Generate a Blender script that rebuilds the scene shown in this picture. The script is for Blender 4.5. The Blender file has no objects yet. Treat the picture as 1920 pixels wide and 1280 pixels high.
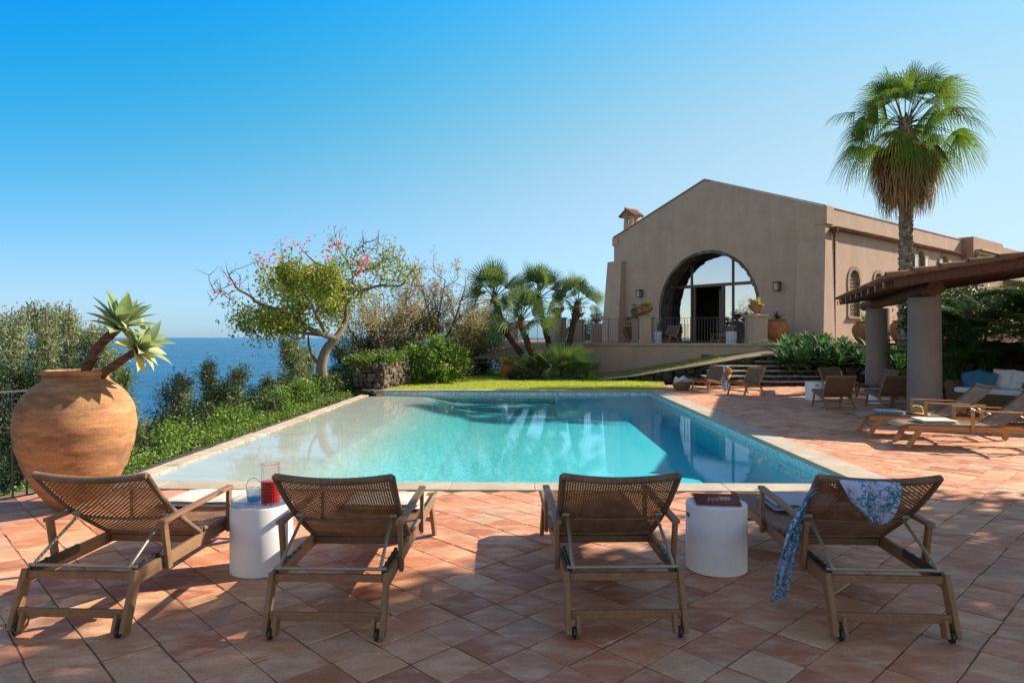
import bpy, math, random
import numpy as np
from mathutils import Vector, Matrix
R = math.radians
rng = np.random.default_rng(7)
random.seed(7)
sc = bpy.context.scene
COL = sc.collection

# ---------------------------------------------------------------- camera, sky, sun, exposure
EYE = 1.65
cd = bpy.data.cameras.new('camera'); cam = bpy.data.objects.new('camera', cd); COL.objects.link(cam)
cam.location = (0, 0, EYE); cam.rotation_euler = (R(90), 0, 0)
cd.sensor_width = 36; cd.lens = 24; cd.shift_y = -8.5/1920
cd.clip_start = .05; cd.clip_end = 60000
sc.camera = cam
SUN_EL, SUN_AZ = 33.5, 69.0            # azimuth clockwise from +Y
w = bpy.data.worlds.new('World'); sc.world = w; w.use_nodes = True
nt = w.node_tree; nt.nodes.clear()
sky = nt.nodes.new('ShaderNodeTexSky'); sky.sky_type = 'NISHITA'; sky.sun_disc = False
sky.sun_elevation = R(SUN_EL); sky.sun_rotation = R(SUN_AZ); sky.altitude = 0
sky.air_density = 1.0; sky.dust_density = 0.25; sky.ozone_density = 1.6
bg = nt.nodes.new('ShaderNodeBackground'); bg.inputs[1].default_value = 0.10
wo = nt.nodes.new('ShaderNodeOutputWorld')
tc = nt.nodes.new('ShaderNodeTexCoord'); sp = nt.nodes.new('ShaderNodeSeparateXYZ'); nt.links.new(tc.outputs['Generated'], sp.inputs[0])
def _m(op, a, b=None, c=None):
    n = nt.nodes.new('ShaderNodeMath'); n.operation = op
    for i, v in enumerate((a, b, c)):
        if v is None: continue
        if isinstance(v, (int, float)): n.inputs[i].default_value = v
        else: nt.links.new(v, n.inputs[i])
    return n.outputs[0]
def _clamp(v, lo, hi): return _m('MINIMUM', _m('MAXIMUM', v, lo), hi)
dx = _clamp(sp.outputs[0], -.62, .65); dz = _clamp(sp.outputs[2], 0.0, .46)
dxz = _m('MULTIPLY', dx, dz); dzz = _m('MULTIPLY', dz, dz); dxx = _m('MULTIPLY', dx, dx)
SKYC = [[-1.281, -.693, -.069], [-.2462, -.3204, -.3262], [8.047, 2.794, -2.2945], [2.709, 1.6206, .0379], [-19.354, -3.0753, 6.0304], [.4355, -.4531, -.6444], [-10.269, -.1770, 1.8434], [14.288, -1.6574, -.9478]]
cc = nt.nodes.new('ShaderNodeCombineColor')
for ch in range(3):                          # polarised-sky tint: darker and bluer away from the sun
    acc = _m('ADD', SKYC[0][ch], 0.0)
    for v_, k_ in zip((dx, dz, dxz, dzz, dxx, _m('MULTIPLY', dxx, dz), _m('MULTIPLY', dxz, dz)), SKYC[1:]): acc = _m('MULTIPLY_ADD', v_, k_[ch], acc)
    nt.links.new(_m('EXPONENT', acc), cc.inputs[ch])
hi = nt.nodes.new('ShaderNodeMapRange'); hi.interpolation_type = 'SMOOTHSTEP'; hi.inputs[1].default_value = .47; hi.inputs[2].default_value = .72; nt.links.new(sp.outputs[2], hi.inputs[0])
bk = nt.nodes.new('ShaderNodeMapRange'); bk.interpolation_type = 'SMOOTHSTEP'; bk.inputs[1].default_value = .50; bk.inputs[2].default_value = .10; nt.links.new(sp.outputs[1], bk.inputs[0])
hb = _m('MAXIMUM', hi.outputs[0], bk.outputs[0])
h0 = nt.nodes.new('ShaderNodeMix'); h0.data_type = 'RGBA'; nt.links.new(hb, h0.inputs[0]); nt.links.new(cc.outputs[0], h0.inputs[6]); h0.inputs[7].default_value = (1.22, 1.0, .85, 1)  # unseen sky overhead and behind the camera warmed to tint the shade fill
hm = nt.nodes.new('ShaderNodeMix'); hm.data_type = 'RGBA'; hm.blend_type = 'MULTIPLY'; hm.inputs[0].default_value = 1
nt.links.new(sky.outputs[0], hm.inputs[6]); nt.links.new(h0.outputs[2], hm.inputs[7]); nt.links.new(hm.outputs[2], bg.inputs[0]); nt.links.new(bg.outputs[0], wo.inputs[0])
sd = bpy.data.lights.new('sun', 'SUN'); sun = bpy.data.objects.new('sun', sd); COL.objects.link(sun)
sd.energy = 5.0; sd.angle = R(0.53); sd.color = (1, .87, .70)
sdir = Vector((math.sin(R(SUN_AZ))*math.cos(R(SUN_EL)), math.cos(R(SUN_AZ))*math.cos(R(SUN_EL)), math.sin(R(SUN_EL))))
sun.rotation_euler = sdir.to_track_quat('Z', 'Y').to_euler()
sc.view_settings.view_transform = 'Standard'; sc.view_settings.look = 'None'
sc.view_settings.exposure = 1.1; sc.view_settings.gamma = 1
sc.cycles.max_bounces = 10; sc.cycles.transparent_max_bounces = 24; sc.cycles.caustics_refractive = False
sc.cycles.caustics_reflective = False
sc.cycles.sample_clamp_indirect = 6

# ---------------------------------------------------------------- helpers
def P(px, py, Y):
    return np.array(((px-960)*Y/1280, Y, EYE-(py-632)*Y/1280))
def nrm(v):
    v = np.asarray(v, float); return v/max(1e-9, np.linalg.norm(v))

class G:
    def __init__(s): s.V = []; s.F = []; s.A = []; s.M = []; s.n = 0
    def add(s, v, f, rnd=None, m=0):
        v = np.array(v, float).reshape(-1, 3); f = np.asarray(f, int)
        if f.ndim == 1: f = f.reshape(1, -1)
        s.V.append(v); s.F.append(f+s.n); s.n += len(v)
        if rnd is None: rnd = rng.random()
        s.A.append(np.full(len(v), rnd) if np.isscalar(rnd) else np.asarray(rnd, float))
        s.M.append(np.full(len(f), m, int))
        return s
    def build(s, name, mats, parent=None, smooth=False, bev=0, solid=0, loc=None, rz=0, **tags):
        me = bpy.data.meshes.new(name)
        V = np.concatenate(s.V) if s.V else np.zeros((0, 3))
        loops = np.concatenate([f.ravel() for f in s.F]); cnt = np.concatenate([np.full(len(f), f.shape[1]) for f in s.F])
        st = np.concatenate(([0], np.cumsum(cnt)[:-1]))
        me.vertices.add(len(V)); me.vertices.foreach_set('co', V.ravel())
        me.loops.add(len(loops)); me.loops.foreach_set('vertex_index', loops.astype(np.int32))
        me.polygons.add(len(cnt)); me.polygons.foreach_set('loop_start', st.astype(np.int32)); me.polygons.foreach_set('loop_total', cnt.astype(np.int32))
        if not isinstance(mats, (list, tuple)): mats = [mats]
        for m in mats: me.materials.append(m)
        me.polygons.foreach_set('material_index', np.concatenate(s.M).astype(np.int32))
        a = me.attributes.new('rnd', 'FLOAT', 'POINT'); a.data.foreach_set('value', np.concatenate(s.A).astype(np.float32))
        me.update(calc_edges=True); me.validate()
        me.polygons.foreach_set('use_smooth', np.full(len(me.polygons), bool(smooth)))
        if smooth and smooth is not True and hasattr(me, 'set_sharp_from_angle'): me.set_sharp_from_angle(angle=R(smooth))
        o = bpy.data.objects.new(name, me); COL.objects.link(o)
        if parent: o.parent = parent
        if loc is not None: o.location = loc
        if rz: o.rotation_euler.z = rz
        if bev:
            b = o.modifiers.new('bevel', 'BEVEL'); b.width = bev; b.segments = 2; b.limit_method = 'ANGLE'
        if solid:
            b = o.modifiers.new('solid', 'SOLIDIFY'); b.thickness = solid; b.offset = 0
        for k, v in tags.items(): o['category' if k == 'cat' else k] = v
        return o

def thing(name, label, cat, loc=(0, 0, 0), rz=0, group=None):
    o = bpy.data.objects.new(name, None); COL.objects.link(o); o.location = loc; o.rotation_euler = (0, 0, rz)
    o.empty_display_size = .1
    o['label'] = label; o['category'] = cat
    if group: o['group'] = group
    return o
KIDS = {}
def dup(root, loc, rz, label, group=None):
    if root.name not in KIDS:
        KIDS[root.name] = [(c, [k for k in c.children]) for c in root.children]
    r = root.copy(); COL.objects.link(r); r.location = loc; r.rotation_euler = (0, 0, rz); r['label'] = label
    if group: r['group'] = group
    for c, ks in KIDS[root.name]:
        cc = c.copy(); COL.objects.link(cc); cc.parent = r
        for k in ks:
            kk = k.copy(); COL.objects.link(kk); kk.parent = cc
    return r

BOXF = [[0, 3, 2, 1], [4, 5, 6, 7], [0, 1, 5, 4], [1, 2, 6, 5], [2, 3, 7, 6], [3, 0, 4, 7]]
def box(g, x0, x1, y0, y1, z0, z1, m=0, rnd=None):
    g.add([(x0, y0, z0), (x1, y0, z0), (x1, y1, z0), (x0, y1, z0), (x0, y0, z1), (x1, y0, z1), (x1, y1, z1), (x0, y1, z1)], BOXF, rnd, m)
def beam(g, p, q, wx, wh, up=(0, 0, 1), m=0, rnd=None):
    p = np.array(p, float); q = np.array(q, float); d = nrm(q-p); s = np.cross(d, up)
    if np.linalg.norm(s) < 1e-4: s = np.cross(d, (0, 1, 0))
    s = nrm(s); u = np.cross(s, d)
    c = [p-s*wx/2-u*wh/2, p+s*wx/2-u*wh/2, p+s*wx/2+u*wh/2, p-s*wx/2+u*wh/2]
    g.add(c+[k+(q-p) for k in c], [[0, 1, 2, 3], [7, 6, 5, 4], [0, 4, 5, 1], [1, 5, 6, 2], [2, 6, 7, 3], [3, 7, 4, 0]], rnd, m)
def tube(g, pts, rad, n=8, m=0, rnd=None, cap=True):
    pts = np.array(pts, float); k = len(pts); rad = np.full(k, rad, float) if np.isscalar(rad) else np.array(rad, float)
    t = np.gradient(pts, axis=0); t /= np.maximum(1e-9, np.linalg.norm(t, axis=1))[:, None]
    ref = np.array((0, 0, 1.)) if abs(t[0][2]) < .9 else np.array((1., 0, 0))
    s = nrm(np.cross(t[0], ref)); a = np.arange(n)*2*math.pi/n; V = []
    for i in range(k):
        s = s-t[i]*np.dot(s, t[i]); s = nrm(s); u = np.cross(t[i], s)
        V.append(pts[i]+rad[i]*(np.cos(a)[:, None]*s+np.sin(a)[:, None]*u))
    V = np.concatenate(V); F = []
    i = np.arange(n); j = (i+1) % n
    F = np.concatenate([np.stack([r*n+i, r*n+j, (r+1)*n+j, (r+1)*n+i], 1) for r in range(k-1)])
    r_ = rng.random() if rnd is None else rnd
    g.add(V, F, r_, m)
    if cap:
        g.add(V[:n], [list(range(n))[::-1]], r_, m); g.add(V[-n:], [list(range(n))], r_, m)
def lathe(g, prof, n=36, c=(0, 0, 0), m=0, rnd=None, wob=0):
    prof = np.array(prof, float); a = np.arange(n)*2*math.pi/n; k = len(prof)
    V = np.stack([np.outer(prof[:, 0], np.cos(a)), np.outer(prof[:, 0], np.sin(a)), np.repeat(prof[:, 1:2], n, 1)], -1).reshape(-1, 3)+np.array(c)
    i = np.arange(n); j = (i+1) % n
    F = np.concatenate([np.stack([r*n+i, r*n+j, (r+1)*n+j, (r+1)*n+i], 1) for r in range(k-1)])
    g.add(V, F, rnd, m)
def spline(pts, n):
    pts = np.array(pts, float); k = len(pts)
    P_ = np.concatenate([[2*pts[0]-pts[1]], pts, [2*pts[-1]-pts[-2]]]); out = []
    for t in np.linspace(0, k-1, n):
        i = min(int(t), k-2); f = t-i; a, b, c, d = P_[i:i+4]
        out.append(.5*((2*b)+(-a+c)*f+(2*a-5*b+4*c-d)*f*f+(-a+3*b-3*c+d)*f**3))
    return np.array(out)
def leaves(g, C, size, asp=.4, rnd=None, up=0.0, droop=0, m=0, fold=.12):
    C = np.asarray(C, float); n = len(C)
    if n == 0: return
    d = rng.normal(size=(n, 3)); d[:, 2] -= droop; d /= np.linalg.norm(d, axis=1)[:, None]
    q = rng.normal(size=(n, 3)); q[:, 2] += up; s = np.cross(d, q); s /= np.maximum(1e-6, np.linalg.norm(s, axis=1))[:, None]
    nn = np.cross(s, d); L = size*rng.uniform(.6, 1.25, n)[:, None]
    V = np.stack([C-d*L/2, C+s*L*asp/2+nn*L*fold, C+d*L/2, C-s*L*asp/2+nn*L*fold], 1).reshape(-1, 3)
    F = np.arange(4*n).reshape(n, 4)
    r_ = rng.random(n) if rnd is None else rnd
    g.add(V, F, np.repeat(r_, 4), m)
def crown(blobs, nclump, per, cr, shell=.45):
    b = np.array(blobs, float); wts = b[:, 3]*b[:, 4]*b[:, 5]; idx = rng.choice(len(b), nclump, p=wts/wts.sum())
    d = rng.normal(size=(nclump, 3)); d /= np.linalg.norm(d, axis=1)[:, None]
    r = (shell**3+(1-shell**3)*rng.random(nclump))**(1/3)
    cc = b[idx, :3]+d*r[:, None]*b[idx, 3:6]
    L = np.repeat(cc, per, 0)+rng.normal(size=(nclump*per, 3))*np.array((cr, cr, cr*.7))
    cl = np.clip(np.repeat(rng.random(nclump), per)*.7+.3*rng.random(nclump*per), 0, 1)
    return cc, L, cl

# ---------------------------------------------------------------- materials
def nodes(name):
    m = bpy.data.materials.new(name); m.use_nodes = True; t = m.node_tree; b = t.nodes['Principled BSDF']; return m, t, b
def N(t, k, **kw):
    n = t.nodes.new(k)
    for a, v in kw.items():
        if a.startswith('i_'): n.inputs[a[2:].replace('_', ' ')].default_value = v
        else: setattr(n, a, v)
    return n
def ramp(t, src, stops):
    r = t.nodes.new('ShaderNodeValToRGB'); e = r.color_ramp.elements
    while len(e) < len(stops): e.new(.5)
    for i, (p, c) in enumerate(stops): e[i].position = p; e[i].color = (*c, 1)
    t.links.new(src, r.inputs[0]); return r.outputs[0]
def mix(t, f, a, b, mode='MIX'):
    n = t.nodes.new('ShaderNodeMix'); n.data_type = 'RGBA'; n.blend_type = mode
    for s, v in ((n.inputs[0], f), (n.inputs[6], a), (n.inputs[7], b)):
        if hasattr(v, 'is_linked') or hasattr(v, 'links'): t.links.new(v, s)
        else: s.default_value = v if not isinstance(v, tuple) else (*v, 1)
    return n.outputs[2]
def coord(t, scale=(1, 1, 1), rot=(0, 0, 0)):
    c = t.nodes.new('ShaderNodeTexCoord'); mp = t.nodes.new('ShaderNodeMapping')
    mp.inputs['Scale'].default_value = scale; mp.inputs['Rotation'].default_value = rot
    t.links.new(c.outputs['Object'], mp.inputs[0]); return mp.outputs[0]
def noise(t, vec, scale, detail=5, rough=.55):
    n = t.nodes.new('ShaderNodeTexNoise'); n.inputs['Scale'].default_value = scale; n.inputs['Detail'].default_value = detail; n.inputs['Roughness'].default_value = rough
    t.links.new(vec, n.inputs['Vector']); return n.outputs[0]
def bump(t, b, h, strength, dist=.01):
    n = t.nodes.new('ShaderNodeBump'); n.inputs['Strength'].default_value = strength; n.inputs['Distance'].default_value = dist
    t.links.new(h, n.inputs['Height']); t.links.new(n.outputs[0], b.inputs['Normal']); return n
def attr(t, name='rnd'):
    a = t.nodes.new('ShaderNodeAttribute'); a.attribute_name = name; return a.outputs['Fac']
def MAT(name, c1, c2=None, scale=6, rough=.6, bstr=.3, bscale=60, bdist=.004, spec=.3, stretch=(1, 1, 1), metal=0, stops=(.35, .65), fine=.15, useattr=0, streak=0):
    m, t, b = nodes(name); v = coord(t, stretch)
    c2 = c2 or tuple(x*.75 for x in c1)
    col = ramp(t, noise(t, v, scale), [(stops[0], c1), (stops[1], c2)])
    if fine:
        f = ramp(t, noise(t, v, scale*9, 4, .7), [(.3, (1-fine,)*3), (.7, (1+fine*.0,)*3)])
        col = mix(t, 1.0, col, f, 'MULTIPLY')
    if streak:                               # rain streaks and water marks that run down the wall
        f = ramp(t, noise(t, coord(t, (1, 1, .09)), 1.7, 7, .68), [(.36, (1-streak,)*3), (.60, (1, 1, 1))]); col = mix(t, 1.0, col, f, 'MULTIPLY')
        f = ramp(t, noise(t, coord(t), .45, 5, .6), [(.38, (1-streak*.6,)*3), (.62, (1, 1, 1))]); col = mix(t, 1.0, col, f, 'MULTIPLY')
    if useattr:
        f = ramp(t, attr(t), [(0, (1-useattr,)*3), (1, (1, 1, 1))]); col = mix(t, 1.0, col, f, 'MULTIPLY')
    t.links.new(col, b.inputs['Base Color']); b.inputs['Roughness'].default_value = rough; b.inputs['Metallic'].default_value = metal
    b.inputs['Specular IOR Level'].default_value = spec
    if bstr: bump(t, b, noise(t, v, bscale, 6, .6), bstr, bdist)
    return m
def LEAF(name, stops, transl=.3, rough=.45, spec=.35, vscale=0):
    m, t, b = nodes(name)
    col = ramp(t, attr(t), stops)
    if vscale:
        col = mix(t, 1.0, col, ramp(t, noise(t, coord(t), vscale, 3), [(.35, (.7, .75, .7)), (.65, (1.1, 1.1, 1.0))]), 'MULTIPLY')
    t.links.new(col, b.inputs['Base Color']); b.inputs['Roughness'].default_value = rough; b.inputs['Specular IOR Level'].default_value = spec
    tr = t.nodes.new('ShaderNodeBsdfTranslucent'); mx = t.nodes.new('ShaderNodeMixShader'); mx.inputs[0].default_value = transl
    t.links.new(mix(t, 1.0, col, (1.25, 1.35, .7), 'MULTIPLY'), tr.inputs[0])
    t.links.new(b.outputs[0], mx.inputs[1]); t.links.new(tr.outputs[0], mx.inputs[2])
    t.links.new(mx.outputs[0], t.nodes['Material Output'].inputs[0]); return m

M = {}
M['plaster'] = MAT('plaster_taupe', (.50, .37, .285), (.455, .33, .25), 1.2, .9, .35, 90, .006, .1, fine=.1, streak=.08)
M['column'] = MAT('shaded_column_render', (.225, .20, .19), (.185, .165, .158), 1.2, .9, .35, 90, .006, .1, fine=.1)  # greyer, darker copy of plaster: roof shade put into the colour
M['plaster2'] = MAT('plaster_ochre', (.50, .40, .24), (.45, .36, .22), 2, .9, .2, 80, .004, .1)
M['pinkplaster'] = MAT('plaster_pink', (.42, .27, .2), (.36, .24, .18), 2, .9, .2, 80, .004, .1)
M['coping'] = MAT('coping_stone', (.46, .40, .31), (.36, .31, .245), 2.2, .75, .25, 70, .003, .25, fine=.2)
M['cream'] = MAT('cream_stone', (.60, .50, .38), (.40, .33, .25), 5, .8, .4, 30, .006, .2, fine=.3)
M['darkstone'] = MAT('dark_wet_stone', (.07, .065, .06), (.03, .03, .03), 12, .5, .5, 30, .01, .3)
M['grout'] = MAT('grout', (.16, .105, .075), (.24, .17, .12), 4, .9, .4, 80, .004, .1)
M['teak'] = MAT('teak_wood', (.50, .26, .095), (.40, .195, .07), 3, .5, .25, 40, .002, .35, stretch=(9, .8, 9), fine=.3)
M['teakdark'] = MAT('weathered_teak', (.285, .165, .088), (.22, .122, .065), 3, .55, .25, 40, .002, .3, stretch=(9, .8, 9), fine=.35)
M['wicker'] = MAT('wicker', (.40, .225, .12), (.26, .135, .07), 9, .55, .5, 300, .002, .35, fine=.3, useattr=.35)
M['wickersunlit'] = MAT('sunlit_wicker', (.50, .335, .22), (.36, .225, .14), 9, .55, .5, 300, .002, .35, fine=.25, useattr=.3)  # paler copy of wicker: sunlight on the right loungers put into the colour
M['wickergrey'] = MAT('wicker_binding', (.27, .185, .13), (.17, .115, .08), 9, .6, .8, 160, .004, .3, stretch=(1, 1, 1), fine=.35, useattr=.3)
M['cane'] = MAT('woven_cane', (.30, .17, .09), (.20, .11, .06), 8, .55, .9, 160, .006, .3, fine=.35)
M['metal'] = MAT('champagne_metal', (.33, .29, .23), (.29, .25, .2), 5, .38, .05, 90, .001, .5, metal=.35)
M['rail'] = MAT('grey_painted_iron', (.10, .105, .11), (.07, .075, .08), 8, .45, .1, 90, .001, .4)
M['black'] = MAT('black_plastic', (.02, .02, .022), (.012, .012, .012), 8, .35, .1, 90, .001, .5)
M['white'] = MAT('white_lacquer', (.74, .74, .77), (.66, .66, .70), 3, .5, .15, 60, .003, .35, fine=.06, streak=.07)
M['towel'] = MAT('towel_cotton', (.66, .62, .56), (.58, .54, .49), 8, .95, .8, 260, .006, .05, fine=.1)
M['towelgrey'] = MAT('towel_grey', (.42, .45, .50), (.36, .39, .44), 8, .95, .8, 260, .006, .05, fine=.1)
M['cushion'] = MAT('cushion_white', (.72, .73, .75), (.64, .66, .70), 4, .9, .4, 90, .006, .1, fine=.05)
M['blue'] = MAT('cushion_blue', (.07, .22, .34), (.05, .17, .27), 5, .9, .4, 90, .006, .1, fine=.15)
M['terracotta'] = MAT('terracotta', (.46, .22, .10), (.33, .145, .065), 4, .8, .3, 60, .004, .2, fine=.3)
M['rooftile'] = MAT('roof_tile', (.42, .23, .14), (.26, .16, .11), 3, .85, .4, 40, .006, .15, fine=.35, useattr=.45)
M['lava'] = MAT('lava_rock', (.13, .11, .09), (.06, .052, .045), 3, .95, 1.0, 25, .03, .15, fine=.4, useattr=.45)
M['stonewall'] = MAT('field_stone', (.27, .21, .155), (.12, .095, .075), 3, .95, 1.0, 25, .03, .15, fine=.4, useattr=.5)
M['archstone'] = MAT('arch_stone', (.24, .205, .17), (.13, .115, .10), 3, .9, 1.0, 20, .03, .15, fine=.4, useattr=.4)
M['framestone'] = MAT('window_stone', (.42, .34, .24), (.30, .24, .17), 5, .9, .6, 30, .01, .15, fine=.3)
M['frame'] = MAT('brown_window_frame', (.085, .042, .028), (.06, .03, .02), 6, .4, .1, 60, .001, .4)
M['beamwood'] = MAT('stained_beam', (.125, .055, .035), (.07, .034, .023), 3, .6, .5, 30, .006, .3, stretch=(6, 1, 6), fine=.35)
M['copper'] = MAT('brown_downpipe', (.17, .065, .04), (.11, .04, .028), 5, .5, .2, 60, .002, .4)
M['shutter'] = MAT('shutter_paint', (.42, .42, .40), (.35, .35, .34), 5, .6, .2, 60, .002, .3)
M['bark'] = MAT('bark', (.22, .17, .125), (.12, .09, .07), 5, .9, 1.0, 30, .02, .1, stretch=(2, 2, .6), fine=.35)
M['barkgrey'] = MAT('bark_pale', (.27, .22, .165), (.15, .12, .09), 4, .9, 1.0, 24, .02, .1, stretch=(2, 2, .6), fine=.35)
M['palmtrunk'] = MAT('palm_trunk', (.20, .145, .10), (.09, .06, .042), 10, .95, 1.0, 30, .02, .1, fine=.4, useattr=.55)
M['palmtrunkbig'] = MAT('palm_trunk_big', (.58, .48, .38), (.30, .23, .17), 8, .95, 1.0, 25, .02, .1, fine=.4, useattr=.6)
M['skirt'] = LEAF('dead_palm_leaf', [(0, (.16, .085, .035)), (.5, (.33, .19, .085)), (1, (.50, .33, .17))], .2, .7, .2)
M['fan'] = LEAF('fan_palm_leaf', [(0, (.035, .075, .018)), (.5, (.085, .15, .028)), (.85, (.17, .22, .04)), (1, (.34, .30, .08))], .35, .85, .05)
M['cham'] = LEAF('small_palm_leaf', [(0, (.035, .075, .03)), (.5, (.085, .145, .055)), (1, (.20, .25, .09))], .22, .6, .2)
M['kentia'] = LEAF('kentia_leaf', [(0, (.02, .06, .015)), (.6, (.05, .12, .02)), (1, (.14, .24, .03))], .35)
M['agave'] = LEAF('agave_leaf', [(0, (.03, .08, .04)), (.5, (.065, .14, .065)), (1, (.15, .23, .09))], .2, .65, .15)
M['agavebig'] = LEAF('agave_leaf_pale', [(0, (.21, .29, .17)), (.55, (.31, .37, .22)), (.8, (.45, .45, .20)), (1, (.55, .40, .17))], .3, .5, .25)
M['agavestem'] = MAT('agave_stem', (.22, .13, .09), (.10, .06, .045), 10, .9, 1.0, 30, .02, .1, stretch=(1, 1, 4), fine=.4)
M['hedge'] = LEAF('hedge_leaf', [(0, (.03, .07, .012)), (.5, (.075, .135, .02)), (.85, (.15, .22, .035)), (1, (.24, .30, .05))], .3, .4, .4)
M['bushlit'] = LEAF('bright_bush_leaf', [(0, (.05, .11, .02)), (.5, (.13, .22, .035)), (1, (.28, .36, .07))], .35)
M['euc'] = LEAF('eucalyptus_leaf', [(0, (.07, .10, .055)), (.5, (.18, .225, .115)), (.85, (.34, .36, .21)), (1, (.50, .46, .31))], .25)
M['dark'] = LEAF('dark_leaf', [(0, (.018, .035, .014)), (.6, (.045, .075, .028)), (1, (.10, .13, .05))], .25)
M['ceiba'] = LEAF('silk_tree_leaf', [(0, (.10, .14, .02)), (.5, (.25, .29, .045)), (.9, (.42, .42, .10)), (1, (.36, .28, .08))], .35)
M['pink'] = LEAF('pink_blossom', [(0, (.70, .08, .24)), (1, (.85, .25, .42))], .4, .6, .2)
M['autumn'] = LEAF('sparse_leaf', [(0, (.17, .17, .07)), (.45, (.32, .29, .13)), (.7, (.44, .34, .26)), (1, (.58, .43, .40))], .35)
M['yellow'] = LEAF('yellow_succulent', [(0, (.35, .33, .06)), (1, (.70, .60, .12))], .3)
M['grass'] = LEAF('grass_blade', [(0, (.20, .28, .04)), (.5, (.36, .42, .07)), (1, (.56, .52, .16))], .5, .6, .2)
M['drygrass'] = LEAF('dry_grass_blade', [(0, (.20, .20, .06)), (1, (.42, .38, .18))], .3, .7, .2)
M['grassbase'] = MAT('lawn_soil', (.34, .38, .07), (.25, .29, .05), 4, .95, .8, 60, .03, .1, fine=.35)
M['soil'] = MAT('hillside_soil', (.06, .065, .03), (.03, .04, .018), .8, .95, .8, 10, .05, .1, fine=.4)
M['gravel'] = MAT('gravel', (.26, .22, .17), (.14, .12, .09), 14, .95, 1.0, 60, .03, .1, fine=.4)
M['straw'] = MAT('straw_mat', (.30, .25, .16), (.19, .155, .10), 12, .95, .8, 60, .01, .1, stretch=(1, 6, 1), fine=.35)
M['strawhat'] = MAT('straw_hat', (.46, .29, .13), (.34, .20, .09), 30, .85, .8, 200, .004, .15, fine=.25)
M['curtain'] = MAT('curtain', (.34, .31, .25), (.28, .25, .20), 3, .9, .1, 60, .002, .1)
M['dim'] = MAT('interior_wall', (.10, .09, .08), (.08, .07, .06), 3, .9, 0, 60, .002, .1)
M['lamp'] = MAT('lantern_metal', (.05, .045, .04), (.03, .03, .03), 6, .45, .1, 60, .001, .5)
M['book'] = MAT('book_cover', (.20, .035, .03), (.13, .025, .022), 9, .7, .3, 90, .002, .25, fine=.3)
M['paper'] = MAT('paper_edge', (.55, .48, .36), (.45, .38, .28), 60, .9, .3, 90, .001, .1)
M['gold'] = MAT('book_print', (.52, .42, .24), (.30, .18, .10), 90, .7, 0, 90, .001, .2, stops=(.45, .52))
M['green'] = MAT('green_tray', (.12, .40, .08), (.10, .34, .07), 5, .5, .1, 60, .001, .4)
M['lampglass'] = MAT('lantern_glass', (.35, .34, .30), (.30, .28, .25), 5, .3, .1, 60, .001, .5)

def glass(name, col, rough=.02, ior=1.45, bs=0, bsc=60, trans=.0):
    m, t, b = nodes(name)
    b.inputs['Base Color'].default_value = (*col, 1); b.inputs['Roughness'].default_value = rough
    b.inputs['Transmission Weight'].default_value = 1; b.inputs['IOR'].default_value = ior
    if bs: bump(t, b, noise(t, coord(t), bsc, 2), bs, .004)
    if trans:                                   # thin wall: light goes partly straight through
        tr = t.nodes.new('ShaderNodeBsdfTransparent'); tr.inputs[0].default_value = (*col, 1); mx = t.nodes.new('ShaderNodeMixShader'); mx.inputs[0].default_value = trans
        t.links.new(b.outputs[0], mx.inputs[1]); t.links.new(tr.outputs[0], mx.inputs[2]); t.links.new(mx.outputs[0], t.nodes['Material Output'].inputs[0])
    return m
M['clear'] = glass('clear_moulded_acrylic', (.97, .95, .97), .06, 1.3, .5, 80, .55)
M['redliquid'] = MAT('red_drink', (.62, .012, .02), (.50, .01, .016), 30, .25, .4, 70, .01, .5, fine=.2)
M['blueglass'] = glass('blue_glass', (.25, .5, .8), .05, 1.3, .4, 90, .5)
M['paleglass'] = glass('pale_blue_glass', (.75, .85, .93), .05, 1.3, .6, 90, .5)

def pane(name, tint, refl):
    m, t, b = nodes(name)
    fr = N(t, 'ShaderNodeFresnel'); fr.inputs[0].default_value = 1.5
    mr = N(t, 'ShaderNodeMapRange'); mr.inputs[3].default_value = refl; mr.inputs[4].default_value = 1
    t.links.new(fr.outputs[0], mr.inputs[0])
    gl = N(t, 'ShaderNodeBsdfGlossy'); gl.inputs['Roughness'].default_value = .01; gl.inputs[0].default_value = (.60, .74, .98, 1)
    tr = N(t, 'ShaderNodeBsdfTransparent'); tr.inputs[0].default_value = (*tint, 1); mx = N(t, 'ShaderNodeMixShader')
    t.links.new(mr.outputs[0], mx.inputs[0]); t.links.new(tr.outputs[0], mx.inputs[1]); t.links.new(gl.outputs[0], mx.inputs[2])
    t.links.new(mx.outputs[0], t.nodes['Material Output'].inputs[0]); return m
M['pane'] = pane('coated_window_glass', (.25, .25, .26), .42)
M['darkpane'] = pane('dark_window_glass', (.1, .1, .1), .06)

# terracotta paving: per tile colour from 'rnd'
m, t, b = nodes('terracotta_paving'); M['paving'] = m
v = coord(t)
base = ramp(t, attr(t), [(0, (.38, .13, .065)), (.2, (.51, .20, .10)), (.42, (.59, .26, .13)), (.62, (.50, .225, .13)), (.82, (.64, .34, .185)), (.95, (.55, .34, .205)), (1, (.46, .24, .15))])
a2 = N(t, 'ShaderNodeMath', operation='MULTIPLY'); a2.inputs[1].default_value = 37.0; t.links.new(attr(t), a2.inputs[0])
cmb = N(t, 'ShaderNodeCombineXYZ'); t.links.new(a2.outputs[0], cmb.inputs[2])
va = N(t, 'ShaderNodeVectorMath', operation='ADD'); t.links.new(v, va.inputs[0]); t.links.new(cmb.outputs[0], va.inputs[1])
mp = N(t, 'ShaderNodeMapping'); mp.inputs['Rotation'].default_value = (0, 0, R(45)); mp.inputs['Scale'].default_value = (1, 2.3, 1); t.links.new(va.outputs[0], mp.inputs[0])
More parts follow.
